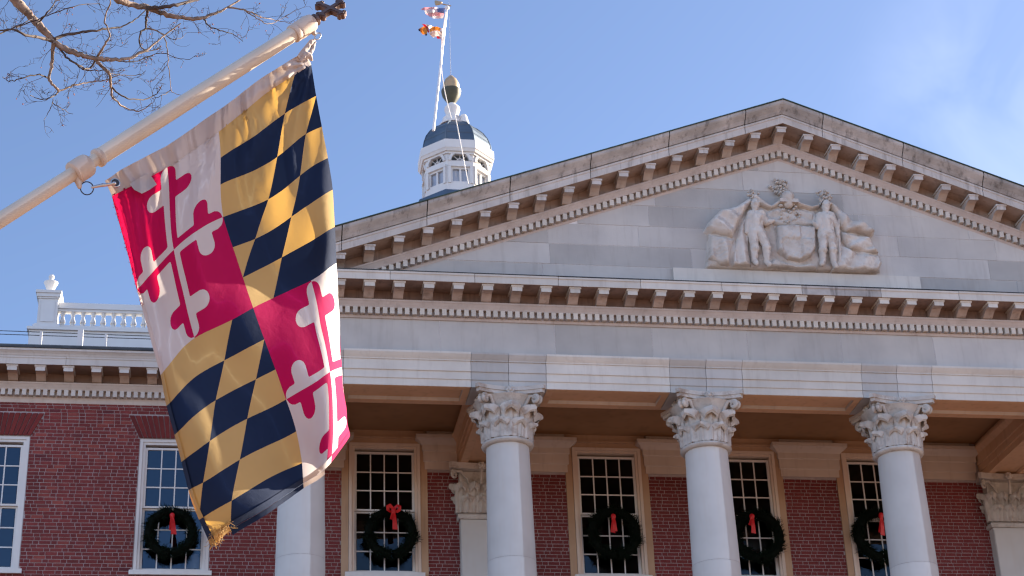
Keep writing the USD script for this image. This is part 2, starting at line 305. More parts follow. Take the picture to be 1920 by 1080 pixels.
cloth('small_red', (0.60, 0.04, 0.08), (0.8, 0.05, 0.1), 0.4)
cloth('small_white', (0.80, 0.76, 0.76), (0.9, 0.85, 0.85), 0.4)
cloth('small_pink', (0.76, 0.52, 0.56), (0.9, 0.62, 0.65), 0.45)

# ------------------------------------------------------------------ dimensions
P = 3.479                      # plane of the brick wall
F = -0.40                      # face of the portico frieze
COLX = [0.02 + 3.41 * i for i in range(6)]
XC = 8.56
XL, XR = COLX[0] - 0.40, COLX[-1] + 0.40
ZAB, ZFT = 13.5915, 14.787     # underside of the architrave, top of the frieze
ZCEIL = 14.32
SLOPE = 0.3693; ZAPEX = 19.166; COS = 1 / math.hypot(1, SLOPE)
HTOT = 0.891
def bedline(x): return ZAPEX - HTOT / COS - SLOPE * abs(x - XC)

# ------------------------------------------------------------------ ground
def gz(x, y): return 3.9 * np.clip((np.asarray(y, float) + 24) / 16.0, 0, 1) ** 1.3
g = np.unique(np.concatenate([np.linspace(-3000, -80, 9), np.linspace(-80, 80, 81), np.linspace(80, 3000, 9)]))
GX, GY = np.meshgrid(g, g, indexing='ij'); GZ = gz(GX, GY)
n = len(g); idx = np.arange(n * n).reshape(n, n)
tag(obj('ground', (np.stack([GX, GY, GZ], -1).reshape(-1, 3), np.stack([idx[:-1, :-1], idx[1:, :-1], idx[1:, 1:], idx[:-1, 1:]], -1).reshape(-1, 4)), 'brick_paving', smooth=True),
    'brick paved forecourt rising to the portico', 'ground', None, 'structure')

# ------------------------------------------------------------------ building
bld = thing('brick_building', 'red brick building with white columned portico, carved pediment and wreathed sash windows', 'building')

# windows: centre x, in porch?
CW = 0.66      # half width of the casing
WINS = [(-5.385, False), (-2.116, False), (1.678, True), (5.865, True), (8.49, True), (11.14, True), (15.42, True)]
ZWT, ZWB = 14.06, 11.55
# wall with openings
ZW0 = 11.2
X0, X1 = -7.6, 18.4
wallb = m3.Manifold.cube((X1 - X0, 0.34, 14.74 - ZW0)).translate((X0, P + 0.004, ZW0))
for cx, porch in WINS:
    wallb -= m3.Manifold.cube((2 * CW, 1.0, ZWT - ZWB)).translate((cx - CW, P - 0.3, ZWB))
mb = MB().mesh(wallb)
wall = obj('wall', mb, 'mortar', bld)
mb = MB().box(-16, X0, P, P + 0.35, 3.0, 14.74).box(X1, 33, P, P + 0.35, 3.0, 14.74).box(X0, X1, P, P + 0.35, 3.0, ZW0)
mb.box(-16, -15.6, P + 0.35, 30, 3.0, 15.4).box(32.6, 33, P + 0.35, 30, 3.0, 15.4).box(-16, 33, 30, 30.4, 3.0, 15.4)
obj('outer_wall', mb, 'far_brick', bld)
# dark rooms behind the windows
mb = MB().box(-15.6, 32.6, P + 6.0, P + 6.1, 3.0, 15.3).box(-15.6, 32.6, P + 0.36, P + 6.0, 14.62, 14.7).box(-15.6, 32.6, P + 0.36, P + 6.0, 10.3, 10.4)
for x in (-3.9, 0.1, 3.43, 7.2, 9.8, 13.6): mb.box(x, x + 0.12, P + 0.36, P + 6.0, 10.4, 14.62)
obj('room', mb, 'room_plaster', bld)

# bricks (Flemish bond), proud of the mortar
rng = random.Random(5)
ROW = 0.0677
bands = [(2.47, 5.09), (6.67, 7.69), (9.30, 10.37), (11.93, 14.63), (16.2, 17.8), (0.0, 0.9)]
def excluded(z):
    ex = []
    for cx, porch in WINS:
        if z > ZWB - 0.09 and z < (14.75 if porch else ZWT + 0.01):
            ex.append((cx - (0.79 if porch else CW + 0.005), cx + (0.79 if porch else CW + 0.005)))
        if not porch and ZWT + 0.005 < z < 14.51:
            w = CW + 0.02 + 0.20 * (z - ZWT) / 0.44
            ex.append((cx - w, cx + w))
    if z > 13.55: ex.append((-0.35, 18.4))
    for x in (COLX[1], COLX[4]): ex.append((x - 0.36, x + 0.36))
    return ex
cells = []
r = 0; z = 14.735 - ROW
while z > ZW0:
    zm = z + ROW / 2; x = X0 - rng.uniform(0, 0.3) + (0.0 if r % 2 else 0.152); k = r
    ex = excluded(zm)
    while x < X1:
        w = 0.198 if k % 2 else 0.094
        segs = [(max(x, X0 + 0.01), min(x + w, X1 - 0.01))]
        for a, b in ex:
            ns = []
            for s0, s1 in segs:
                if b <= s0 or a >= s1: ns.append((s0, s1))
                else:
                    if a - s0 > 0.02: ns.append((s0, a - 0.004))
                    if s1 - b > 0.02: ns.append((b + 0.004, s1))
            segs = ns
        for s0, s1 in segs:
            if s1 - s0 > 0.015: cells.append((s0, s1, z + 0.006, z + ROW - 0.006))
        x += w + 0.012; k += 1
    r += 1; z -= ROW
def brick_mesh(mb, c):
    d = rng.uniform(0, 0.004); j = lambda: rng.uniform(-0.0015, 0.0015)
    return mb.box(c[0] + j(), c[1] + j(), P - 0.002 - d, P + 0.02, c[2] + j(), c[3] + j())
def near(c): return -4.62 < (c[0] + c[1]) / 2 < -2.78 and c[2] > 11.45 and c[1] - c[0] > 0.15
single = sorted([c for c in cells if near(c)], key=lambda c: -c[2])[:300]
ss = set(single)
for c in single: obj('brick', brick_mesh(MB(), c), 'brick', wall)
mb = MB()
for c in cells:
    if c not in ss: brick_mesh(mb, c)
obj('brickwork', mb, 'brick', wall, kind='stuff')
# gauged brick flat arches over the two windows outside the porch
for cx, porch in WINS:
    if porch: continue
    nb = 17
    for k in range(nb):
        t0, t1 = (k + 0.08) / nb * 2 - 1, (k + 0.92) / nb * 2 - 1
        b, t = CW + 0.02, CW + 0.22
        obj('lintel_brick', MB().xz([(cx + t0 * b, ZWT + 0.012), (cx + t1 * b, ZWT + 0.012), (cx + t1 * t, 14.50), (cx + t0 * t, 14.50)], P - 0.022 - rng.uniform(0, 0.004), P + 0.03), 'gauged_brick', bld)

# sash windows
def window(cx, porch):
    y = P + (0.0 if porch else 0.03)
    m = MB()
    # outer casing ring (stepped)
    def ring(w, zt, zb, t, y0, y1):
        m.box(cx - w, cx - w + t, y0, y1, zb, zt).box(cx + w - t, cx + w, y0, y1, zb, zt).box(cx - w + t, cx + w - t, y0, y1, zt - t, zt)
    e = 0.004
    ring(CW - e, ZWT - e, ZWB + 0.03, 0.055, y - (0.05 if porch else 0.02), y + 0.20)
    ring(CW - e - 0.057, ZWT - e - 0.057, ZWB + 0.03, 0.046, y - (0.03 if porch else 0.0), y + 0.20)
    win = obj('window', m, 'porch_paint' if porch else 'sash_paint', bld)
    s = MB().box(cx - CW - 0.06, cx + CW + 0.06, y - 0.10, y + 0.2, ZWB - 0.07, ZWB + 0.012).box(cx - CW + 0.002, cx + CW - 0.002, y - 0.05, y + 0.2, ZWB + 0.014, ZWB + 0.034)
    obj('sill', s, 'sash_paint', win)
    hw = 0.555; zt, zb, zm = 13.905, 11.59, 12.752
    for up in (0, 1):
        z0, z1 = (zb, zm) if not up else (zm, zt)
        ys = y + (0.075 if not up else 0.028)
        st = 0.046
        fr = MB()
        fr.box(cx - hw, cx - hw + st, ys, ys + 0.04, z0, z1).box(cx + hw - st, cx + hw, ys, ys + 0.04, z0, z1)
        fr.box(cx - hw + st, cx + hw - st, ys - 0.001, ys + 0.04, z1 - (0.04 if up else 0.03), z1).box(cx - hw + st, cx + hw - st, ys - 0.001, ys + 0.04, z0, z0 + (0.035 if up else 0.05))
        obj('sash', fr, 'sash_paint', win)
        gx0, gx1, gz0, gz1 = cx - hw + st, cx + hw - st, z0 + (0.035 if up else 0.05), z1 - (0.04 if up else 0.03)
        for i in range(1, 4):
            x = gx0 + (gx1 - gx0) * i / 4
            obj('glazing_bar', MB().box(x - 0.011, x + 0.011, ys + 0.002, ys + 0.03, gz0, gz1), 'sash_paint', win)
        for i in range(1, 3):
            z = gz0 + (gz1 - gz0) * i / 3
            obj('glazing_bar', MB().box(gx0, gx1, ys + 0.005, ys + 0.028, z - 0.011, z + 0.011), 'sash_paint', win)
        for i in range(4):
            for j in range(3):
                xa, xb = gx0 + (gx1 - gx0) * i / 4 + 0.009, gx0 + (gx1 - gx0) * (i + 1) / 4 - 0.009
                za, zc = gz0 + (gz1 - gz0) * j / 3 + 0.009, gz0 + (gz1 - gz0) * (j + 1) / 3 - 0.009
                dy = [rng.uniform(-0.0012, 0.0012) for _ in range(3)]
                v = [(xa, ys + 0.016 + dy[0], za), (xb, ys + 0.016 + dy[1], za), (xb, ys + 0.016 + dy[1] + dy[2], zc), (xa, ys + 0.016 + dy[0] + dy[2], zc)]
                obj('pane', (np.array(v), np.array([[0, 1, 2, 3]])), 'porch_glass' if porch else 'pane_glass', win)
    return win
for cx, porch in WINS: window(cx, porch)
# painted surrounds of the porch windows, up to the ceiling
for cx, porch in WINS:
    if not porch: continue
    m = MB()
    for s in (-1, 1):
        a, b = sorted((cx + s * (CW + 0.001), cx + s * 0.79)); m.box(a, b, P - 0.03, P + 0.03, ZWB - 0.08, ZCEIL)
    m.box(cx - CW - 0.001, cx + CW + 0.001, P - 0.026, P + 0.03, ZWT + 0.001, ZCEIL)
    m.box(cx - CW - 0.03, cx + CW + 0.03, P - 0.07, P - 0.0265, ZWT + 0.09, ZWT + 0.13)
    obj('window_surround', m, 'surround_paint', bld)

# entablature bands between the porch windows
bandprof = [(0.0, 13.556), (0.05, 13.556), (0.05, 13.70), (0.075, 13.712), (0.075, 13.90), (0.095, 13.912), (0.095, 14.02), (0.12, 14.04), (0.17, 14.09), (0.22, 14.12), (0.22, 14.19), (0.03, 14.21), (0.03, ZCEIL), (0.0, ZCEIL)]
for a, b in [(2.47, 2.95), (3.93, 5.06), (6.66, 7.69), (9.30, 10.35), (11.95, 13.1), (14.2, 14.6), (16.25, 17.0), (-0.2, 0.88)]:
    obj('band', MB().sweep([(a, P + 0.05), (a, P), (b, P), (b, P + 0.05)], bandprof), 'porch_cream', bld)

# ceiling of the porch
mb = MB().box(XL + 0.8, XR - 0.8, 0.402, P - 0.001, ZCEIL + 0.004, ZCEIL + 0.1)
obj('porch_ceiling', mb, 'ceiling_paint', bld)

# architrave: blocks over the columns and lintels between them
def arch_prof(dy=0.0, notch=True):
    p = [(0.40, ZAB)]
    p += [(0.40, ZCEIL + 0.002), (-0.28, ZCEIL + 0.002), (-0.28, 14.18), (-0.50, 14.18), (-0.50, 14.145), (-0.465, 14.10), (-0.43, 14.062), (-0.43, 14.043), (-0.412 - dy, 14.043), (-0.412 - dy, 13.862), (-0.392 - dy, 13.854), (-0.392 - dy, 13.722), (-0.375 - dy, 13.713), (-0.375 - dy, ZAB)]
    if notch: p += [(-0.24, ZAB), (-0.22, ZAB + 0.055), (0.22, ZAB + 0.055), (0.24, ZAB)]
    return p
for i, x in enumerate(COLX):
    for s0, s1 in ((x - 0.635, x - 0.004), (x + 0.004, x + 0.635)):
        s0, s1 = max(s0, XL), min(s1, XR)
        obj('architrave_block', MB().yz(arch_prof(0.0, False), s0, s1), 'limestone_panel', bld)
    if i < 5:
        m = MB().yz(arch_prof(0.004), x + 0.642, COLX[i + 1] - 0.642)
        for e in (x + 0.642, COLX[i + 1] - 0.642 - 0.12): m.box(e, e + 0.12, -0.238, 0.238, ZAB + 0.003, ZAB + 0.06)
        lin = obj('architrave_lintel', m, 'limestone', bld)
        a_, b_ = x + 0.648, COLX[i + 1] - 0.648
        sm = MB().box(a_, b_, -0.366, -0.244, ZAB - 0.004, ZAB - 0.0008).box(a_, b_, 0.244, 0.396, ZAB - 0.004, ZAB - 0.0008).box(a_ + 0.12, b_ - 0.12, -0.215, 0.215, ZAB + 0.051, ZAB + 0.0545)  # added thin boards, their orange standing for warm light from below
        for e in (a_, b_ - 0.11): sm.box(e, e + 0.11, -0.2435, 0.2435, ZAB - 0.003, ZAB + 0.002)
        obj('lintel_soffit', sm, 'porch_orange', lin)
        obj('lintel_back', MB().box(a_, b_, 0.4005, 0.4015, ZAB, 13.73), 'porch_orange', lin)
obj('architrave_core', MB().box(XL + 0.02, XR - 0.02, -0.35, 0.38, ZAB + 0.08, 14.17), 'mortar', bld)
# inner face of the beam and cross beams
def beam_x(x0, x1, y0, y1):      # beam running along Y
    xm, h = (x0 + x1) / 2, (x1 - x0) / 2
    pr = [(h - 0.02, ZAB), (h - 0.02, 13.72), (h, 13.728), (h, 13.86), (h + 0.02, 13.868), (h + 0.02, 14.06), (h + 0.07, 14.11), (h + 0.10, 14.14), (h + 0.10, 14.19), (h, 14.21), (h, ZCEIL + 0.001)]
    poly = [(xm + p, z) for p, z in pr] + [(xm - p, z) for p, z in pr[::-1]] + [(xm - 0.24, ZAB), (xm - 0.22, ZAB + 0.05), (xm + 0.22, ZAB + 0.05), (xm + 0.24, ZAB)]
    return MB().xz(poly, y0, y1)
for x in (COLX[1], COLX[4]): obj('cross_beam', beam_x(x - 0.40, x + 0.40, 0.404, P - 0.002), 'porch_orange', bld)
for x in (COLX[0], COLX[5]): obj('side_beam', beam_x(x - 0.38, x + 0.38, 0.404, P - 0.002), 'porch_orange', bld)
mid = [(0.0, 13.73), (0.02, 13.735), (0.02, 14.06), (0.07, 14.11), (0.10, 14.14), (0.10, 14.19), (0.0, 14.21)]
for i in range(5):
    a, b = COLX[i] + 0.45, COLX[i + 1] - 0.45
    obj('ceiling_moulding', MB().sweep([(b, 0.402), (a, 0.402)], mid), 'porch_tan', bld)

# frieze of big stones
fj = [XL, 2.28, 4.25, 5.945, 7.63, 9.32, 11.02, 12.9, 14.9, XR]
for a, b in zip(fj[:-1], fj[1:]):
    obj('frieze_stone', MB().box(a + 0.004, b - 0.004, F + rng.uniform(-0.002, 0.002), F + 0.35, 14.184, ZFT - 0.002), 'limestone_panel', bld)
obj('frieze_core', MB().box(XL + 0.01, XR - 0.01, F + 0.005, F + 0.30, 14.186, ZFT).box(XL + 0.003, XL + 0.6, F + 0.36, P, ZCEIL + 0.01, ZFT).box(XR - 0.6, XR - 0.003, F + 0.36, P, ZCEIL + 0.01, ZFT), 'pointing', bld)

# cornice profiles: (projection, height above the bed)
BED = [(-0.10, 0.0), (0.02, 0.0), (0.035, 0.03), (0.05, 0.04), (0.02, 0.045), (0.02, 0.165), (0.10, 0.168), (0.115, 0.20), (0.15, 0.25), (0.165, 0.262), (0.165, 0.29), (0.09, 0.292), (-0.10, 0.292)]
COFFER = [(-0.095, 0.2925), (0.06, 0.2925), (0.06, 0.490), (0.486, 0.494), (0.486, 0.5045), (-0.095, 0.5045)]
CORONA = [(-0.10, 0.506), (0.488, 0.506), (0.488, 0.493), (0.50, 0.493), (0.50, 0.608), (0.515, 0.618), (0.515, 0.652), (-0.10, 0.652)]
MODP = [(0.058, 0.315), (0.10, 0.30), (0.16, 0.31), (0.23, 0.355), (0.30, 0.392), (0.37, 0.402), (0.44, 0.395), (0.44, 0.460), (0.058, 0.460)]
MODC = [(0.057, 0.461), (0.462, 0.461), (0.472, 0.475), (0.472, 0.493), (0.057, 0.493)]
MODF = [(0.4402, 0.392), (0.456, 0.388), (0.458, 0.4605), (0.4402, 0.4605)]
def up(prof, z): return [(p, z + h) for p, h in prof]
def modillion(mb, x, y0, z0, w=0.085, mat=None, front='limestone'):
    mb.yz([(y0 - p, z0 + h) for p, h in MODP], x - w, x + w)
    if mat is None: return mb.yz([(y0 - p, z0 + h) for p, h in MODC], x - w - 0.018, x + w + 0.018).yz([(y0 - p, z0 + h) for p, h in MODF], x - w, x + w)
    o = obj('modillion', mb, mat, bld)
    obj('modillion_cap', MB().yz([(y0 - p, z0 + h) for p, h in MODC], x - w - 0.018, x + w + 0.018).yz([(y0 - p, z0 + h) for p, h in MODF], x - w, x + w), front, o)
def dentil(mb, x, y0, z0): return mb.box(x - 0.0375, x + 0.0375, y0 - 0.115, y0 - 0.015, z0 + 0.052, z0 + 0.166)
por = [(XL, P), (XL, F), (XR, F), (XR, P)]
obj('cornice_bed', MB().sweep(por, up(BED, ZFT)), 'tan_stone', bld); obj('coffer', MB().sweep(por, up(COFFER, ZFT)), 'stain_shade_stone', bld)
# corona in stones with open joints
cj = [XL] + [XL + 0.35 + k * 1.43 for k in range(1, 12)] + [XR]
for k, (a, b) in enumerate(zip(cj[:-1], cj[1:])):
    pr = up(CORONA, ZFT); dz = rng.uniform(-0.003, 0.003)
    if k == 0: m = MB().sweep([(XL, P), (XL, F), (b - 0.004, F)], pr)
    elif k == len(cj) - 2: m = MB().sweep([(a + 0.004, F), (XR, F), (XR, P)], pr)
    else: m = MB().sweep([(a + 0.004, F), (b - 0.004, F)], [(p, h + dz) for p, h in pr])
    obj('corona_stone', m, 'weathered_stone' if k in (6, 9) else 'limestone', bld)
obj('cornice_flashing', MB().sweep([(XL, P - 0.6), (XL, F), (XR, F), (XR, P - 0.6)], [(-0.2, ZFT + 0.658), (0.522, ZFT + 0.658), (0.522, ZFT + 0.670), (-0.2, ZFT + 0.73)]), 'lead_flashing', bld)
PORT_MOD = [8.545 + 0.4988 * k for k in range(-18, 18)]
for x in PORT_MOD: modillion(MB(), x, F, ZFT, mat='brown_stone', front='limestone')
hid = MB(); xd = XL - 0.03; k = 0
while xd < XR + 0.05:
    if 0.6 < xd < 14.1: obj('dentil', dentil(MB(), xd + rng.uniform(-0.003, 0.003), F, ZFT), 'limestone', bld)
    else: dentil(hid, xd, F, ZFT)
    xd += 0.1254
# ---- raking cornice
def rake(prof, a, b, clip=15.465):
    xs = sorted({a, b} | ({XC} if a < XC < b else set())); k = len(prof); v = []
    for x in xs:
        for p, h in prof: v.append((x, F - p, bedline(x) + h / COS))
    f = [(i * k + j, i * k + (j + 1) % k, (i + 1) * k + (j + 1) % k, (i + 1) * k + j) for i in range(len(xs) - 1) for j in range(k)]
    mb = MB().add(v, f); tv, tf = trimesh.creation.triangulate_polygon(Polygon(prof), engine='earcut')
    for i, x in ((0, xs[0]), (1, xs[-1])):
        mb.add([(x, F - p, bedline(x) + h / COS) for p, h in tv], tf if i else tf[:, ::-1])
    return MB().mesh(to_manifold(mb).trim_by_plane((0, 0, 1), clip))
RXL, RXR = XL - 0.655, XR + 0.655
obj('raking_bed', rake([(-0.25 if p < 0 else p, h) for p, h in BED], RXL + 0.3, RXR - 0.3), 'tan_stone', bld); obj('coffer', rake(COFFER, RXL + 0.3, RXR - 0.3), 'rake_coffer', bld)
rj = [RXL] + [XC + (k + 0.5) * 1.45 for k in range(-7, 7) if abs((k + 0.5) * 1.45) < 9] + [RXR]
crown_all = [(-0.10, 0.670), (0.515, 0.670), (0.53, 0.693), (0.555, 0.728), (0.60, 0.768), (0.64, 0.803), (0.655, 0.828), (0.655, HTOT - 0.02), (-0.10, HTOT - 0.02)]
for a, b in zip(rj[:-1], rj[1:]):
    dz = rng.uniform(-0.004, 0.004)
    obj('raking_stone', rake([(p, h + dz) for p, h in crown_all], a + 0.009, b - 0.009), 'weathered_stone', bld)
    obj('corona_stone', rake([(p, h + dz * .5) for p, h in CORONA], a + 0.006, b - 0.006), 'stained_stone', bld)
obj('raking_core', rake([(-0.11, 0.53), (0.46, 0.53), (0.46, 0.65), (0.51, 0.73), (0.60, 0.83), (-0.11, 0.83)], RXL + 0.05, RXR - 0.05), 'lead_flashing', bld)
obj('roof_edge', rake([(-0.12, HTOT - 0.017), (0.67, HTOT - 0.017), (0.67, HTOT + 0.001), (-0.12, HTOT + 0.001)], RXL - 0.02, RXR + 0.02), 'copper_edge', bld)
for k in range(-17, 18):
    x = 8.53 + 0.4978 * k
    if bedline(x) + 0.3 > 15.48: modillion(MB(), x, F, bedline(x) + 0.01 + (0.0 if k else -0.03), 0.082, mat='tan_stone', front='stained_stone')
x = XC - 60 * 0.1225
while x < XC + 7.4:
    if bedline(x) > 15.46:
        (obj('dentil', dentil(MB(), x + rng.uniform(-0.003, 0.003), F, bedline(x) + 0.004), 'limestone', bld) if x < 14.2 else dentil(hid, x, F, bedline(x)))
    x += 0.1225
# ---- cornice of the main wall, left (and right) of the portico
def wall_cornice(a, b):
    m = MB().sweep([(a, P), (b, P)], up(BED, ZFT - 0.045)); return m
wz = ZFT - 0.02
left = (-15.9, XL - 0.02)
for a, b in (left, (XR + 0.02, 32.9)):
    obj('coffer', MB().sweep([(a, P), (b, P)], up(COFFER, wz)), 'coffer_shade_paint', bld)
    obj('wall_cornice', MB().sweep([(a, P), (b, P)], up([(-0.10, -0.06), (0.012, -0.06)] + BED[1:], wz)), 'porch_cream', bld)
    js = list(np.arange(a, b, 2.35)) + [b]
    for c, d in zip(js[:-1], js[1:]):
        obj('corona_board', MB().sweep([(c + 0.003, P), (d - 0.003, P)], up(CORONA, wz + rng.uniform(-0.003, 0.003))), 'cornice_paint', bld)
    obj('gutter', MB().sweep([(a, P), (b, P)], up([(-0.10, 0.655), (0.52, 0.655), (0.54, 0.688), (0.58, 0.718), (0.60, 0.728), (0.60, 0.768), (-0.10, 0.768)], wz)), 'cornice_paint', bld)
    obj('roof_edge', MB().sweep([(a, P), (b, P)], up([(-0.15, 0.773), (0.62, 0.773), (0.62, 0.813), (-0.15, 0.868)], wz)), 'lead_flashing', bld)
k = 0; x = at(24, 690, P - 0.46)[0]
while x > -8: x -= 0.5
while x < XL - 0.4:
    if x > -6.2: modillion(MB(), x, P, wz, mat='shaded_paint', front='cornice_paint')
    else: modillion(hid, x, P, wz)
    x += 0.4975
x = -8.0
while x < XL - 0.2:
    if -5.6 < x < -2.1: obj('dentil', dentil(MB(), x, P, wz), 'cornice_paint', bld)
    else: dentil(hid, x, P, wz)
    x += 0.1245
obj('dentil_course', hid, 'cornice_paint', bld, kind='stuff')

# ---- tympanum of coursed stones
tri = Polygon([(XC - (bedline(XC) - 15.3) / SLOPE, 15.3), (XC + (bedline(XC) - 15.3) / SLOPE, 15.3), (XC, bedline(XC) + 0.05)])
z = 15.52; hs = [0.42, 0.40, 0.41, 0.42, 0.40, 0.42, 0.40, 0.3]
for row, h in enumerate(hs):
    x = 0.2 + rng.uniform(0, 0.8)
    while x < 17.2:
        w = rng.uniform(1.2, 2.6)
        pg = sbox(x + 0.004, z + 0.004, x + w - 0.004, z + h - 0.004).intersection(tri)
        if pg.area > 0.01 and pg.geom_type == 'Polygon':
            y = F - 0.02 + rng.uniform(-0.003, 0.003)
            obj('tympanum_stone', MB().xz(list(pg.exterior.coords)[:-1], y, y + 0.2), 'limestone_panel', bld)
        x += w
    z += h
obj('tympanum_core', MB().xz(list(tri.buffer(0.05).exterior.coords)[:-1], F - 0.013, F + 0.25), 'pointing', bld)
obj('relief_ledge', MB().box(6.40, 10.92, F - 0.075, F - 0.02, 15.50, 15.925), 'limestone', bld)

# ---- carved relief in the pediment
YR = F - 0.023
def rp(cx, cy):
    p = at(1240 + cx / 3.84, 320 + cy / 3.84, YR); return np.array([p[0], p[2]])
def puff(poly, depth, edge, ripple=None, seed=1, step=0.024, base=0.0):
    pg = Polygon([rp(*p) for p in poly]).buffer(0.0)
    xs = np.arange(pg.bounds[0], pg.bounds[2], step); zs = np.arange(pg.bounds[1], pg.bounds[3], step)
    cs = m3.CrossSection([np.array(pg.exterior.coords)[:-1]], m3.FillRule.NonZero)
    man = cs.extrude(0.01).refine_to_length(step)
    mm = man.to_mesh(); v = np.array(mm.vert_properties[:, :3], float); f = np.array(mm.tri_verts)
    ext = pg.exterior
    import shapely
    d = shapely.distance(shapely.points(v[:, :2]), ext); d[v[:, 2] < 0.005] = 0
    t = np.clip(d / edge, 0, 1); h = depth * np.sqrt(np.clip(1 - (1 - t) ** 2, 0, 1))
    if ripple is not None: h = h + ripple(v[:, 0], v[:, 1]) * t
    h = h + 0.014 * vnoise(v[:, :2], seed, 9.0) * t + 0.009 * vnoise(v[:, :2], seed + 50, 27.0) * t
    front = v[:, 2] > 0.005
    out = np.stack([v[:, 0], np.where(front, YR - base - np.maximum(h, 0), YR + 0.01), v[:, 1]], 1)
    return trimesh.Trimesh(out, f[:, ::-1], process=False)
def folds(fr, ang, amp, ph=0.0):
    return lambda x, z: amp * np.sin(fr * (x * math.cos(ang) + z * math.sin(ang)) + 1.3 * np.sin(2.1 * z + ph) + ph)
relief = obj('relief', puff([(312, 712), (325, 560), (330, 400), (520, 300), (640, 225), (760, 280), (880, 215), (1060, 290), (1150, 235), (1290, 345), (1500, 500), (1560, 620), (1572, 740), (900, 738)], 0.13, 0.12, folds(16, 0.6, 0.02), seed=3), 'carved_stone', bld, smooth=50)
def folds(fr, ang, amp, ph=0.0):
    return lambda x, z: amp * np.sin(fr * (x * math.cos(ang) + z * math.sin(ang)) + 1.3 * np.sin(2.1 * z + ph) + ph)
for poly, dep, ed, rip, sd in [
    ([(298, 445), (330, 385), (400, 312), (520, 285), (610, 225), (650, 262), (600, 320), (540, 430), (500, 520), (420, 500), (350, 480)], 0.27, 0.10, folds(24, 0.9, 0.03), 4),
    ([(330, 480), (430, 505), (520, 515), (495, 600), (480, 712), (400, 705), (322, 660)], 0.22, 0.08, folds(20, 0.2, 0.03), 5),
    ([(540, 430), (610, 300), (625, 420), (620, 600), (640, 718), (490, 712), (500, 600), (520, 520)], 0.20, 0.06, folds(30, 0.1, 0.03), 6),
    ([(640, 190), (700, 230), (770, 275), (835, 235), (860, 198), (890, 188), (935, 215), (985, 265), (1060, 285), (1115, 268), (1145, 205), (1170, 225), (1120, 300), (1060, 318), (975, 298), (900, 262), (840, 280), (770, 312), (690, 280), (620, 240)], 0.22, 0.05, folds(26, 1.4, 0.02), 7),
    ([(1165, 235), (1260, 300), (1350, 385), (1440, 400), (1525, 468), (1490, 500), (1380, 480), (1300, 480), (1255, 440), (1215, 350), (1150, 270)], 0.27, 0.09, folds(22, -0.7, 0.03), 8),
    ([(1250, 445), (1320, 480), (1480, 505), (1555, 625), (1420, 620), (1330, 600), (1280, 540)], 0.22, 0.07, folds(22, -0.9, 0.03), 9),
    ([(1210, 470), (1255, 450), (1290, 560), (1400, 625), (1555, 630), (1577, 692), (1550, 748), (1210, 745)], 0.20, 0.07, folds(18, -0.4, 0.03), 10)]:
    obj('mantle_fold', puff(poly, dep, ed, rip, sd), 'carved_stone', relief, smooth=60)
obj('shield', puff([(800, 430), (950, 425), (1092, 440), (1092, 600), (1060, 655), (975, 690), (880, 672), (812, 612)], 0.24, 0.05, lambda x, z: 0.012 * np.sign(np.sin(9 * x)) * np.sign(np.sin(8 * z)), 11, base=0.02), 'carved_stone', relief, smooth=50)
obj('scroll', puff([(790, 655), (880, 690), (975, 708), (1060, 690), (1120, 735), (1000, 738), (840, 728), (740, 722)], 0.19, 0.05, None, 12), 'carved_stone', relief, smooth=50)
obj('mantle_lining', puff([(720, 320), (830, 285), (1000, 300), (1090, 330), (1095, 430), (800, 430), (730, 400)], 0.17, 0.08, folds(30, 1.2, 0.015), 13), 'carved_stone', relief, smooth=50)
def figure(pts, bones):
    M_ = None
    J = {k: (np.array([*rp(x, y)]), r_, o) for k, (x, y, r_, o) in pts.items()}
    def S(k): q, r_, o = J[k]; return sphere((q[0], YR - o - .075, q[1]), r_ * 1.08, 18)
    for b in bones:
        h = hull(*[S(k) for k in b]); M_ = h if M_ is None else M_ + h
    M_ = M_.refine_to_length(0.022); t = M_.to_mesh(); tm = trimesh.Trimesh(t.vert_properties[:, :3], t.tri_verts)
    trimesh.smoothing.filter_taubin(tm, iterations=7)
    v = np.array(tm.vertices); v += 0.010 * vnoise(v, 3, 16.0)[:, None] * np.array([.5, -1, .5]) + 0.006 * vnoise(v, 9, 40.0)[:, None] * np.array([.6, -.8, .3]); tm.vertices = v
    return tm
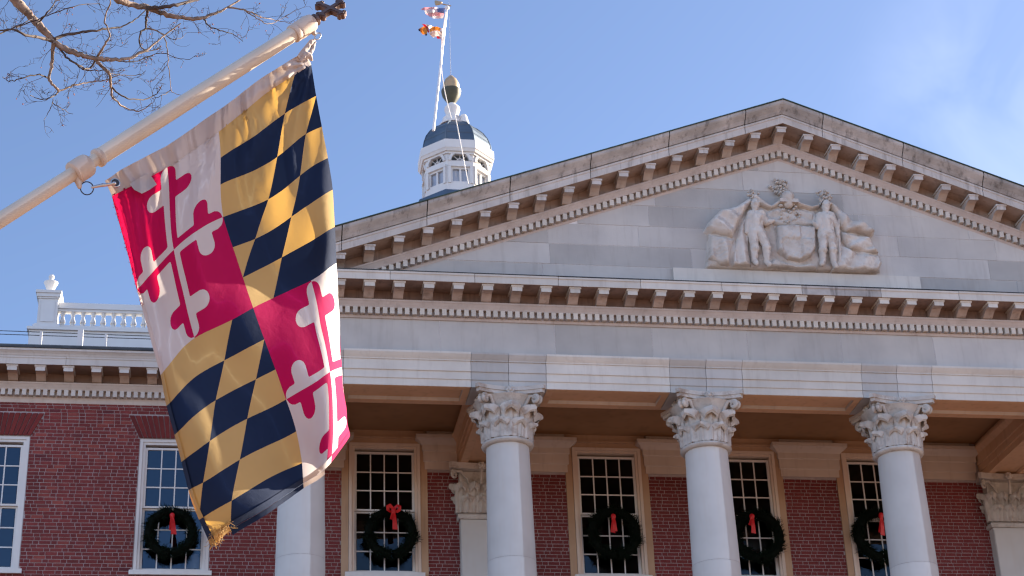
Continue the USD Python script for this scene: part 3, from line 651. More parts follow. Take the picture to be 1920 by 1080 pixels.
obj('carved_figure', figure({'hd': (648, 292, .075, .17), 'chin': (650, 318, .055, .17), 'nk': (652, 335, .05, .14), 'sl': (625, 355, .075, .13), 'sr': (690, 355, .075, .14), 'ch': (658, 395, .115, .13), 'wa': (655, 450, .095, .12), 'hl': (640, 475, .095, .12), 'hr': (682, 475, .095, .13),
    'kl': (648, 580, .07, .13), 'al': (652, 685, .05, .10), 'fl': (662, 705, .045, .13), 'kr': (730, 580, .07, .15), 'ar': (740, 695, .05, .11), 'fr': (752, 715, .045, .14), 'er': (730, 420, .05, .15), 'wr': (778, 402, .04, .15), 'el': (600, 420, .05, .12), 'wl': (595, 478, .045, .12), 'hat': (648, 270, .06, .17), 'b1': (622, 281, .018, .20), 'b2': (676, 279, .018, .20), 'c1': (622, 500, .05, .12), 'c2': (700, 500, .05, .13), 'w1': (632, 440, .07, .13), 'w2': (682, 440, .07, .13), 'bt1': (650, 600, .078, .13), 'bt2': (734, 598, .078, .15)},
    [('hd', 'chin'), ('hat', 'hd'), ('chin', 'nk'), ('nk', 'ch'), ('sl', 'sr', 'ch'), ('ch', 'wa'), ('wa', 'hl', 'hr'), ('hl', 'kl'), ('kl', 'al'), ('al', 'fl'), ('hr', 'kr'), ('kr', 'ar'), ('ar', 'fr'), ('sr', 'er'), ('er', 'wr'), ('sl', 'el'), ('el', 'wl'), ('b1', 'b2'), ('w1', 'w2', 'c1', 'c2'), ('bt1', 'bt1'), ('bt2', 'bt2'), ('sl', 'sr', 'w1', 'w2')]), 'carved_stone', relief, smooth=60)
obj('carved_figure', figure({'hd': (1158, 300, .072, .17), 'chin': (1156, 325, .055, .17), 'nk': (1156, 340, .05, .14), 'sl': (1122, 365, .072, .13), 'sr': (1195, 362, .075, .13), 'ch': (1158, 405, .112, .13), 'wa': (1160, 460, .095, .12), 'hl': (1140, 500, .09, .12), 'hr': (1190, 500, .09, .12),
    'kl': (1137, 595, .068, .14), 'al': (1140, 690, .05, .11), 'fl': (1132, 712, .045, .14), 'kr': (1208, 595, .068, .13), 'ar': (1222, 700, .05, .10), 'fr': (1232, 725, .045, .13), 'el': (1098, 445, .048, .14), 'wl': (1072, 420, .04, .15), 'er': (1240, 440, .05, .12), 'wr': (1248, 510, .045, .12), 'ol': (1250, 400, .022, .14), 'ob': (1262, 690, .022, .12), 'hat': (1158, 280, .06, .17), 'b1': (1130, 291, .018, .20), 'b2': (1188, 291, .018, .20), 'c1': (1118, 520, .05, .12), 'c2': (1208, 522, .05, .13), 'w1': (1132, 455, .07, .13), 'w2': (1188, 455, .07, .13), 'bt1': (1138, 612, .076, .14), 'bt2': (1212, 612, .076, .13)},
    [('hd', 'chin'), ('hat', 'hd'), ('chin', 'nk'), ('nk', 'ch'), ('sl', 'sr', 'ch'), ('ch', 'wa'), ('wa', 'hl', 'hr'), ('hl', 'kl'), ('kl', 'al'), ('al', 'fl'), ('hr', 'kr'), ('kr', 'ar'), ('ar', 'fr'), ('sl', 'el'), ('el', 'wl'), ('sr', 'er'), ('er', 'wr'), ('ol', 'ob'), ('b1', 'b2'), ('w1', 'w2', 'c1', 'c2'), ('bt1', 'bt1'), ('bt2', 'bt2'), ('sl', 'sr', 'w1', 'w2')]), 'carved_stone', relief, smooth=60)
c = rp(888, 232); m = MB()
m.mesh(hull(sphere((c[0], YR - .20, c[1] + .01), .12), sphere((c[0], YR - .18, c[1] - .12), .10)).refine_to_length(0.04))
c2 = rp(890, 265); m.mesh(m3.Manifold.cube((0.34, 0.08, 0.07), True).translate((c2[0], YR - .24, c2[1])))
obj('helmet', m, 'carved_stone', relief, smooth=40)
def rosette_cluster(cx, cy, rad, nn, seed, deep=0.0):
    rr = random.Random(seed); m = MB(); c = rp(cx, cy)
    for k in range(nn):
        a = rr.uniform(0, 6.28); d = rad * math.sqrt(rr.random())
        s = m3.Manifold.sphere(1, 8).scale((rr.uniform(.018, .035), .04, rr.uniform(.014, .03))).rotate((0, rr.uniform(0, 180), 0)).translate((c[0] + d * math.cos(a) * 1.15, YR - rr.uniform(.02, .08) - deep, c[1] + d * math.sin(a)))
        m.mesh(s)
    return m
obj('carved_plume', rosette_cluster(845, 125, 0.16, 55, 1), 'carved_stone', relief, smooth=60)
obj('carved_plume', rosette_cluster(880, 178, 0.10, 25, 2), 'carved_stone', relief, smooth=60)
obj('carved_plume', rosette_cluster(640, 200, 0.10, 26, 3, 0.12), 'carved_stone', relief, smooth=60)
obj('carved_plume', rosette_cluster(1150, 215, 0.13, 34, 4, 0.12), 'carved_stone', relief, smooth=60)
obj('carved_plume', rosette_cluster(890, 335, 0.20, 40, 5, 0.12), 'carved_stone', relief, smooth=60)

# ---- columns
def shaft_prof(z0, z1, nz=14):
    zs = np.linspace(z0, z1, nz); t = np.clip((zs - 5.0) / (12.63 - 5.0), 0, 1)
    return [(0.452 - 0.091 * (0.35 * q + 0.65 * q ** 2.0), z) for q, z in zip(t, zs)]
def leaf(h, w, out, ang, r0, z0, nz=12, nx=9, lobes=4):
    cs = np.array([(0.0, 0.0), (0.005, 0.30), (0.018, 0.60), (0.05, 0.82), (0.10, 0.95), (0.150, 0.97), (0.175, 0.90), (0.170, 0.82)])
    t = np.linspace(0, 1, len(cs)); tt = np.linspace(0, 1, nz)
    ro = np.interp(tt, t, cs[:, 0]) * out / 0.175; zz = np.interp(tt, t, cs[:, 1]) * h
    v = []
    for layer in (0, 1):
        for i in range(nz):
            ww = w * (0.92 + 0.12 * math.sin(math.pi * min(tt[i] * 1.15, 1))) * (1 - 0.35 * max(0, (tt[i] - 0.72) / 0.28) ** 1.5) * (1 + 0.07 * math.cos(2 * math.pi * lobes * tt[i]))
            for j in range(nx):
                q = (j / (nx - 1) - 0.5) * 2
                rr = r0 + ro[i] * (1 - 0.35 * q * q) + 0.028 * (1 - abs(q)) ** 2 + 0.014 * math.cos(q * 9.0) + 0.02 - layer * 0.05
                a = ang + q * ww / 2 / (r0 + 0.04)
                v.append((rr * math.cos(a), rr * math.sin(a), z0 + zz[i] - 0.075 * q * q * tt[i] - (0.03 * layer if tt[i] > 0.8 else 0)))
    f = []; N = nz * nx
    for i in range(nz - 1):
        for j in range(nx - 1):
            a, b, c_, d = i * nx + j, i * nx + j + 1, (i + 1) * nx + j + 1, (i + 1) * nx + j
            f += [(a, b, c_, d), (N + a, N + d, N + c_, N + b)]
    edge = [i * nx for i in range(nz)] + [(nz - 1) * nx + j for j in range(1, nx)] + [i * nx + nx - 1 for i in range(nz - 2, -1, -1)] + list(range(nx - 2, 0, -1))
    for a, b in zip(edge, edge[1:] + edge[:1]): f.append((b, a, N + a, N + b))
    return np.array(v), np.array(f)
ZC0, ZC1 = 12.72, ZAB
HB = ZC1 - ZC0
def abacus_poly(half, cut, concave, n=9):
    pts = []
    for k in range(4):
        a = k * math.pi / 2
        for i in range(n):
            t = -1 + 2 * i / (n - 1); x = t * (half - cut); y = -(half - concave * (1 - t * t))
            pts.append((x * math.cos(a) - y * math.sin(a), x * math.sin(a) + y * math.cos(a)))
    return pts
def bell_mesh():
    m = MB().lathe([(0.30, 0.0), (0.375, 0.005), (0.375, 0.28), (0.40, 0.45), (0.45, 0.58), (0.52, 0.68), (0.56, 0.72), (0.54, 0.738), (0.2, 0.738)], (0, 0, ZC0), 28)
    m.xy(abacus_poly(0.575, 0.05, 0.13), ZC1 - 0.135, ZC1 - 0.075); m.xy(abacus_poly(0.60, 0.05, 0.14), ZC1 - 0.074, ZC1 - 0.003)
    return m
def volute_mesh(k):
    a = math.pi / 4 + k * math.pi / 2; m = MB(); d = np.array([math.cos(a), math.sin(a), 0]); s = np.array([-d[1], d[0], 0])
    for q in (-1, 1):
        c = d * 0.63 + s * q * 0.035 + np.array([0, 0, ZC1 - 0.225])
        pts = []
        for i in range(26):
            t = i / 25; th = -0.6 + t * 9.5; rr = 0.066 * (1 - 0.72 * t)
            pts.append(c + d * (rr * math.cos(math.pi / 2 - th)) + np.array([0, 0, rr * math.sin(math.pi / 2 - th)]) + s * q * 0.012 * t)
        stalk = [d * 0.42 + s * q * 0.10 + np.array([0, 0, ZC0 + 0.50]), d * 0.48 + s * q * 0.08 + np.array([0, 0, ZC0 + 0.60]), d * 0.54 + s * q * 0.07 + np.array([0, 0, ZC1 - 0.16])]
        m.tube(np.array(stalk + pts), np.concatenate([[0.02, 0.035, 0.042], np.linspace(0.042, 0.024, 26)]), 8)
    return m
def flower_mesh(k):
    a = -math.pi / 2 + k * math.pi / 2; d = np.array([math.cos(a), math.sin(a), 0]); s = np.array([-d[1], d[0], 0]); m = MB()
    c = d * 0.475 + np.array([0, 0, ZC1 - 0.075])
    for i in range(6):
        th = i * math.pi / 3
        m.mesh(m3.Manifold.sphere(1, 10).scale((0.034, 0.034, 0.034)).translate(tuple(c + s * 0.045 * math.cos(th) + np.array([0, 0, 0.045 * math.sin(th)]))))
    m.mesh(m3.Manifold.sphere(0.035, 10).translate(tuple(c + d * 0.03)))
    m.tube(np.array([d * 0.42 + s * 0.0 + np.array([0, 0, ZC0 + 0.45]), d * 0.47 + np.array([0, 0, ZC1 - 0.16])]), [0.03, 0.022], 6)
    return m
def shift(m, x, y):
    if isinstance(m, tuple): m = trimesh.Trimesh(*((m[0]), np.vstack([m[1][:, [0, 1, 2]], m[1][:, [0, 2, 3]]])), process=False)
    if isinstance(m, MB): m = m.get()
    m = m.copy(); m.vertices = np.array(m.vertices) + np.array([x, y, 0]); return m
for i, x in enumerate(COLX):
    m = MB().lathe([(0.2, 4.62), (0.60, 4.62), (0.60, 4.74), (0.56, 4.80), (0.52, 4.84), (0.55, 4.90), (0.53, 4.97), (0.47, 5.0), (0.2, 5.0)], (x, 0, 0), 32)
    col = obj('column', m.box(x - 0.62, x + 0.62, -0.62, 0.62, 4.45, 4.62), 'painted_shaft', bld, smooth=40)
    zj = (10.66, 10.67, 10.66, 10.66, 10.60, 10.6)[i]
    zs = [5.0, 7.8, zj, 12.64]
    for a, b in zip(zs[:-1], zs[1:]):
        obj('shaft_drum', MB().lathe(shaft_prof(a + 0.002, b - 0.002), (x, 0, 0), 48), 'painted_shaft', col, smooth=40)
    obj('shaft_joint', MB().lathe([(0.35, 5.01), (shaft_prof(5, 5.1)[0][0] - 0.012, 5.01), (shaft_prof(12.6, 12.63)[-1][0] - 0.012, 12.63), (0.3, 12.63)], (x, 0, 0), 40), 'mortar', col, smooth=40)
    obj('astragal', MB().lathe([(0.30, 12.635), (0.385, 12.64), (0.425, 12.655), (0.44, 12.68), (0.43, 12.71), (0.40, 12.725), (0.30, 12.728)], (x, 0, 0), 40), 'capital_stone', col, smooth=40)
    cap = obj('capital', shift(bell_mesh(), x, 0), 'capital_stone', bld, smooth=35)
    for k in range(8):
        a = k * math.pi / 4
        obj('acanthus_leaf', shift(leaf(0.33, 0.33, 0.105, a + math.pi / 8, 0.375, ZC0 + 0.002), x, 0), 'capital_stone', cap, smooth=60)
        obj('acanthus_leaf', shift(leaf(0.575, 0.31, 0.185, a, 0.385, ZC0 + 0.01), x, 0), 'capital_stone', cap, smooth=60)
    for k in range(4):
        obj('volute', shift(volute_mesh(k), x, 0), 'capital_stone', cap, smooth=60)
        obj('rosette', shift(flower_mesh(k), x, 0), 'capital_stone', cap, smooth=60)
# pilasters on the wall behind columns 1 and 4 (and the ends)
for i in (1, 4):
    x = COLX[i]
    pil = obj('pilaster', MB().box(x - 0.385, x + 0.385, P - 0.20, P + 0.02, 4.0, 12.54).box(x - 0.375, x + 0.375, P - 0.215, P - 0.195, 4.4, 12.50), 'painted_shaft', bld)
    obj('necking', MB().sweep([(x - 0.385, P), (x - 0.385, P - 0.20), (x + 0.385, P - 0.20), (x + 0.385, P)], [(-0.05, 12.545), (0.03, 12.545), (0.05, 12.57), (0.05, 12.62), (0.02, 12.65), (-0.05, 12.65)]), 'capital_stone', pil)
    m = MB().box(x - 0.385, x + 0.385, P - 0.205, P, 12.655, 13.46)
    a = [(q[0] + x, q[1] + P) for q in abacus_poly(0.60, 0.05, 0.10)]
    pg = Polygon(a).intersection(sbox(x - 1, P - 1.0, x + 1, P))
    pg = affinity.scale(pg, 1.0, 0.68, origin=(x, P))
    m.xy(list(pg.exterior.coords)[:-1], 13.47, ZAB - 0.004)
    cap = obj('capital', m, 'capital_stone', bld)
    def flat(mv, xo, back=False):   # wraps a round-bell leaf onto the flat pilaster face
        v, f = mv; v = np.array(v); a = np.arctan2(v[:, 1], v[:, 0]) + math.pi / 2; r_ = np.hypot(v[:, 0], v[:, 1])
        if back: out = np.stack([x + xo * (0.385 + r_ - 0.375), P - 0.10 + a * 0.40, v[:, 2] - 0.06], 1)
        else: out = np.stack([x + xo + a * 0.40, P - 0.205 - (r_ - 0.375), v[:, 2] - 0.06], 1)
        return shift((out, f), 0, 0)
    for xo in (-0.255, 0.0, 0.255): obj('acanthus_leaf', flat(leaf(0.34, 0.25, 0.10, -math.pi / 2, 0.375, ZC0), xo), 'capital_stone', cap, smooth=60)
    for xo in (-0.36, -0.13, 0.13, 0.36): obj('acanthus_leaf', flat(leaf(0.58, 0.24, 0.14, -math.pi / 2, 0.370, ZC0), xo), 'capital_stone', cap, smooth=60)
    for s in (-1, 1):
        obj('acanthus_leaf', flat(leaf(0.36, 0.22, 0.10, -math.pi / 2, 0.375, ZC0), s, True), 'capital_stone', cap, smooth=60)
        obj('acanthus_leaf', flat(leaf(0.62, 0.22, 0.14, -math.pi / 2, 0.370, ZC0), s, True), 'capital_stone', cap, smooth=60)
        pts = []; c = np.array([x + s * 0.50, P - 0.33, 13.36])
        dd = np.array([s * 0.75, -0.66, 0]); st = [np.array([x + s * 0.16, P - 0.24, 13.05]), np.array([x + s * 0.25, P - 0.27, 13.30]), np.array([x + s * 0.38, P - 0.31, 13.43])]
        for q in range(24):
            t = q / 23; th = -0.6 + t * 9.0; rr = 0.085 * (1 - 0.7 * t); pts.append(c + dd * rr * math.cos(math.pi / 2 - th) + np.array([0, 0, rr * math.sin(math.pi / 2 - th)]))
        obj('volute', MB().tube(np.array(st + pts), np.concatenate([[0.02, 0.028, 0.03], np.linspace(0.03, 0.016, 24)]), 7), 'capital_stone', cap, smooth=60)
    obj('rosette', shift(flower_mesh(0), x, P + 0.06), 'capital_stone', cap, smooth=60)
# portico floor and steps
mb = MB()
for k in range(8): mb.box(XL - 0.6 - 0.32 * k, XR + 0.6 + 0.32 * k, -1.0 - 0.32 * k, P - 0.002, 4.29 - 0.16 * k, 4.45 - 0.16 * k)
obj('portico_steps', mb, 'step_stone', bld)

# ---- roofs
mb = MB()
for s in (-1, 1):
    xe = XC + s * 9.40
    za, zb = bedline(xe) + (HTOT - 0.02) / COS, bedline(XC) + (HTOT - 0.02) / COS
    mb.add([(xe, F - 0.45, za), (XC, F - 0.45, zb), (XC, 12, zb), (xe, 12, za), (xe, F - 0.45, za + 0.03), (XC, F - 0.45, zb + 0.03), (XC, 12, zb + 0.03), (xe, 12, za + 0.03)],
           [(0, 1, 2, 3), (7, 6, 5, 4), (0, 4, 5, 1), (2, 6, 7, 3), (0, 3, 7, 4), (1, 5, 6, 2)])
obj('portico_roof', mb, 'roof_slate', bld)
zr0 = wz + 0.863; zr1 = 18.30
mb = MB().yz([(P - 0.55, zr0), (9.35, zr1), (26, zr1), (30.6, zr0), (30.6, zr0 - 0.1), (P - 0.55, zr0 - 0.04)], -16.2, 33.2)
mb.yz([(11.6, zr1 - .05), (16.5, 21.9), (17.5, 21.9), (22, zr1 - .05)], -4.2, 21.0)
obj('main_roof', mb, 'roof_slate', bld)
# thin cable rail along the roof edge
def zat(py, px, Y): return at(px, py, Y)[2]
YC = P - 0.15
for px, w, pt in ((76, 0.022, 622), (150, 0.05, 619), (198, 0.02, 627)):
    b = at(px, 640, YC); t = at(px, pt, YC)
    obj('cable_post', MB().box(b[0] - w, b[0] + w, YC - w, YC + w, zr0 - 0.05, t[2]), 'tower_paint', bld)
for dy in (0.0, 6.5):
    p0, p1 = at(0, 620 + dy, YC), at(300, 631 + dy * 0.8, YC); p0 = p0 + (p0 - p1) * 1.2; p1 = p1 + (p1 - p0) * 0.25
    obj('cable', MB().tube([p0, p1], 0.007, 6), 'iron', bld)

# ------------------------------------------------------------------ wreaths
def wreath(px, py, Y, bow_px, label, seed, tails=(26, 14), loops=True, Rpx=41, rpx=13.5):
    rr = np.random.default_rng(seed); c = at(px, py, Y); sc = np.linalg.norm(at(px + 10, py, Y) - c) / 10
    R, r_ = Rpx * sc, rpx * sc
    t = thing('wreath', label, 'wreath', None)
    m = MB().tube([(c[0] + R * math.cos(a), Y, c[2] + R * math.sin(a)) for a in np.linspace(0, 2 * math.pi, 40)], r_ * 0.62, 10, cap=False)
    obj('wreath_core', m, 'fir_dark', t, smooth=60)
    N = 2600; th = rr.uniform(0, 2 * np.pi, N); ph = rr.uniform(0, 2 * np.pi, N)
    rad = np.stack([np.cos(th), 0 * th, np.sin(th)], 1); tang = np.stack([-np.sin(th), 0 * th, np.cos(th)], 1); out = np.cos(ph)[:, None] * rad + np.sin(ph)[:, None] * np.array([0, 1, 0])
    lump = 1 + 0.20 * np.sin(th * 7 + 1.0 + seed) + 0.14 * np.sin(th * 13 + seed * 2)
    base = np.array([c[0], Y, c[2]]) + rad * R + out * (r_ * 0.5 * lump)[:, None]
    d = out * rr.uniform(0.5, 1.0, (N, 1)) + tang * rr.uniform(0.3, 1.0, (N, 1)) + rr.normal(0, 0.35, (N, 3)); d /= np.linalg.norm(d, axis=1, keepdims=True)
    L = (r_ * rr.uniform(0.35, 0.8, N) * lump)[:, None]; side = np.cross(d, rr.normal(size=(N, 3))); side /= np.linalg.norm(side, axis=1, keepdims=True); side *= 0.006
    v = np.stack([base - side, base + side, base + d * L + side * 0.4, base + d * L - side * 0.4], 1).reshape(-1, 3)
    obj('fir_sprigs', (v, np.arange(4 * N).reshape(N, 4)), 'fir', t, kind='stuff')
    yb = Y - r_ * 1.15
    def pt(x, y, dy=0.0): q = at(bow_px[0] + x, bow_px[1] + y, yb); return np.array([q[0], q[1] + dy, q[2]])
    def ribbon(pts, w, name, par):
        p = np.array(pts); tg = np.gradient(p, axis=0); tg /= np.linalg.norm(tg, axis=1, keepdims=True)
        s = np.cross(tg, [0, 1, 0]); s /= np.maximum(np.linalg.norm(s, axis=1, keepdims=True), 1e-6); s[:, 1] += 0.4; k = len(p); w = np.broadcast_to(w, k)[:, None]
        vv = np.concatenate([p - s * w, p + s * w, p - s * w + [0, 0.006, 0], p + s * w + [0, 0.006, 0]]); f = []
        for i in range(k - 1):
            f += [(i, k + i, k + i + 1, i + 1), (2 * k + i, 2 * k + i + 1, 3 * k + i + 1, 3 * k + i), (i, i + 1, 2 * k + i + 1, 2 * k + i), (k + i, 3 * k + i, 3 * k + i + 1, k + i + 1)]
        f += [(0, 2 * k, 3 * k, k), (k - 1, 2 * k - 1, 4 * k - 1, 3 * k - 1)]
        return obj(name, (vv, np.array(f)), 'red_ribbon', par, smooth=50)
    knot = hull(sphere(pt(0, 0), 5.0 * sc, 12), sphere(pt(0, 4), 4.0 * sc, 12))
    bow = obj('bow', MB().mesh(knot), 'red_ribbon', t, smooth=60)
    if loops:
        for s in (-1, 1):
            ribbon([pt(s * x, y, dy) for x, y, dy in ((0, 0, 0), (3, -5, -.02), (7, -8, -.04), (11, -6, -.04), (11, -1, -.02), (7, 2, 0), (2, 1, 0.01))], np.array([.02, .025, .032, .034, .032, .025, .02]), 'bow_loop', bow)
    for k, (ln, dx) in enumerate(((tails[0], 3.0), (tails[1] * 1.3, -2.5 + 1.5 * seed % 3))):
        ribbon([pt(dx * q, 2 + ln * q, -0.02 - 0.015 * math.sin(4 * q + k)) for q in np.linspace(0, 1, 7)], np.linspace(0.028, 0.05, 7), 'bow_tail', bow)
    return t
wreath(320, 998, P - 0.10, (323, 966), 'round fir wreath with red bow on the left window beside the flag', 1, (34, 20), False)
wreath(733, 1000, P - 0.16, (738, 957), 'fir wreath with looped red bow on the first porch window right of the flag', 2, (34, 12))
wreath(1152, 1000, P - 0.16, (1150, 968), 'fir wreath on the porch window between the first and second full columns', 3, (26, 22), False)
wreath(1420, 1005, P - 0.16, (1410, 968), 'fir wreath on the porch window just right of the middle column', 4, (30, 12), False)
wreath(1650, 1003, P - 0.16, (1652, 966), 'fir wreath half hidden behind the rightmost column', 5, (36, 24), False)
# table lamp behind the glass
lp = at(365, 1078, P + 0.42); b = 11.0
lamp = thing('table_lamp', 'white shaded table lamp behind the lower right panes of the wreathed left window', 'lamp')
h1 = at(365, 1041, P + 0.42)[2]
obj('lamp_shade', MB().lathe([(0.075, 0.0), (0.165, -0.30), (0.158, -0.30), (0.070, 0.0)], (lp[0], lp[1], h1), 28), 'lamp_shade', lamp, smooth=50)
obj('lamp_base', MB().lathe([(0.0, 0.0), (0.09, 0.0), (0.09, 0.02), (0.03, 0.05), (0.05, 0.14), (0.06, 0.22), (0.02, 0.30), (0.012, h1 - b - 0.02), (0.0, h1 - b - 0.02)], (lp[0], lp[1], b), 20), 'brass', lamp, smooth=50)
obj('inner_sill', MB().box(-2.9, -1.3, P + 0.35, P + 0.9, 10.92, 11.0), 'sash_paint', bld)

# ------------------------------------------------------------------ roof balustrade
YB = 10.0
bal = thing('roof_balustrade', 'white painted balustrade with urn topped pedestals on the flat roof at left', 'balustrade')
def bx(px, py): q = at(px, py, YB); return q[0], q[2]
xl, zpb = bx(53, 637); _, zpt = bx(70, 613)
zb0 = zr1
obj('plinth', MB().box(xl, -1.0, YB, YB + 0.9, zb0 - 0.1, zpt - 0.07).box(xl - 0.05, -1.0, YB - 0.05, YB + 0.95, zpt - 0.068, zpt), 'tower_paint', bal)
def pedestal(px0, px1, Yp, scale, name='pedestal'):
    x0, z0 = at(px0, 611, Yp)[0], zpt
    x1 = at(px1, 611, Yp)[0]; w = x1 - x0
    H = (at(90, 541, YB)[2] - zpt) * scale
    cx, cy = (x0 + x1) / 2, Yp + w / 2
    m = MB()
    def ringbox(k, za, zc): m.box(cx - w / 2 * k, cx + w / 2 * k, cy - w / 2 * k, cy + w / 2 * k, z0 + za, z0 + zc)
    ringbox(1.0, 0.0, H * .10); ringbox(0.90, H * .10, H * .14); ringbox(0.74, H * .14, H * .80); ringbox(0.82, H * .80, H * .84); ringbox(0.90, H * .84, H * .93); ringbox(0.98, H * .93, H)
    ped = obj('pedestal', m, 'tower_paint', bal)
    q = 0.74 * w / 2
    obj('raised_panel', MB().box(cx - q * .7, cx + q * .7, cy - q - 0.015, cy - q, z0 + H * .2, z0 + H * .74), 'tower_paint', ped)
    s = w * 0.98
    obj('urn', MB().lathe([(0, 0), (.17 * s, 0), (.17 * s, .05 * s), (.08 * s, .09 * s), (.08 * s, .14 * s), (.16 * s, .25 * s), (.24 * s, .45 * s), (.28 * s, .52 * s), (.28 * s, .56 * s), (.17 * s, .60 * s), (.09 * s, .66 * s), (.10 * s, .74 * s), (.12 * s, .80 * s), (.09 * s, .88 * s), (0, .93 * s)], (cx, cy, z0 + H), 24), 'tower_paint', ped, smooth=35)
    return cx, cy, w, H
pcx, pcy, pw, pH = pedestal(61, 111, YB + 0.05, 1.0)
_, zrt = bx(190, 561); _, zrb = bx(190, 576); _, zbb = bx(190, 603)
xr0 = pcx + pw * 0.37
yb = YB + 0.35
obj('top_rail', MB().box(xr0, -1.0, yb - 0.11, yb + 0.11, zrb + 0.06, zrt).box(xr0, -1.0, yb - 0.08, yb + 0.08, zrb, zrb + 0.059), 'tower_paint', bal)
obj('bottom_rail', MB().box(xr0, -1.0, yb - 0.10, yb + 0.10, zpt + 0.002, zbb), 'tower_paint', bal)
sp = at(219, 590, yb)[0] - at(200, 590, yb)[0]; x = at(118, 590, yb)[0]; Hb = zrb - zbb
while x < -1.2:
    obj('baluster', MB().lathe([(.0, 0), (.055, 0), (.055, .06), (.04, .09), (.05, .15), (.068, .28 * Hb), (.06, .42 * Hb), (.038, .62 * Hb), (.034, .75 * Hb), (.05, .80 * Hb), (.04, .86 * Hb), (.058, .90 * Hb), (.058, Hb), (0, Hb)], (x, yb, zbb), 14), 'tower_paint', bal, smooth=40)
    x += sp
# return run and back pedestal
obj('top_rail', MB().box(pcx - 0.1, pcx + 0.1, pcy + pw * .37, YB + 6.5, zrb, zrt), 'tower_paint', bal)
obj('bottom_rail', MB().box(pcx - 0.1, pcx + 0.1, pcy + pw * .37, YB + 6.5, zpt - 0.07, zbb), 'tower_paint', bal)
for k in range(1, 26):
    y = pcy + 0.3 + 0.235 * k
    if y < YB + 6.4: obj('baluster', MB().lathe([(.0, 0), (.055, 0), (.055, .06), (.04, .09), (.068, .28 * Hb), (.06, .42 * Hb), (.036, .70 * Hb), (.05, .80 * Hb), (.058, .90 * Hb), (.058, Hb), (0, Hb)], (pcx, y, zbb), 10), 'tower_paint', bal, smooth=40)
x0 = pcx; m = MB().box(x0 - .25, x0 + .25, YB + 6.5, YB + 7.0, zpt - .07, zpt + pH).box(x0 - .3, x0 + .3, YB + 6.45, YB + 7.05, zpt + pH, zpt + pH + .1)
ped2 = obj('pedestal', m, 'tower_paint', bal)
obj('urn', MB().lathe([(0, 0), (.10, 0), (.05, .07), (.10, .16), (.17, .32), (.17, .35), (.06, .42), (.07, .5), (0, .57)], (x0, YB + 6.75, zpt + pH + .1), 18), 'tower_paint', ped2, smooth=35)

# ------------------------------------------------------------------ cupola
YT = 25.0; TX, TY = at(855, 320, YT)[0], YT
def tz(py, px=850, Y=YT - 1.15): return at(px, py, Y)[2]
cup = thing('cupola', 'white octagonal cupola with arched windows, dark dome and gold acorn finial behind the pediment', 'cupola')
A0 = math.pi / 8
def octo(ap, z0, z1, ap1=None):
    r0 = ap / math.cos(A0); cs = m3.CrossSection.circle(1.0, 8).rotate(22.5)
    sc = 1.0 if ap1 is None else ap1 / ap
    return cs.scale((r0, r0)).extrude(z1 - z0, 0, 0, (sc, sc)).translate((TX, TY, z0))
zw0, zw1 = tz(352, 850), tz(281, 850); zc1 = tz(263, 850)
AP = 1.08
body = octo(AP, zw0, zw1)
Wz0, Wz1 = tz(340, 858), tz(311, 858); Fz0 = tz(299, 858); Fr = 0.30
niches = []; panes = []
for k in range(8):
    rot = 45 * k
    wn = m3.Manifold.cube((0.62, 0.22, Wz1 - Wz0)).translate((-0.31, -AP - 0.08, 0)).rotate((0, 0, rot)).translate((TX, TY, Wz0))
    fan = m3.CrossSection.circle(Fr, 28).extrude(0.22).trim_by_plane((0, 1, 0), 0).rotate((90, 0, 0)).translate((0, -AP + 0.14, 0)).rotate((0, 0, rot)).translate((TX, TY, Fz0))
    body = body - wn - fan
obj('lantern_wall', MB().mesh(body), 'tower_paint', cup)
def rotz(m, k): return m.rotate((0, 0, 45 * k)).translate((TX, TY, 0))
def cube(x0, x1, y0, y1, z0, z1): return m3.Manifold.cube((x1 - x0, y1 - y0, z1 - z0)).translate((x0, y0, z0))
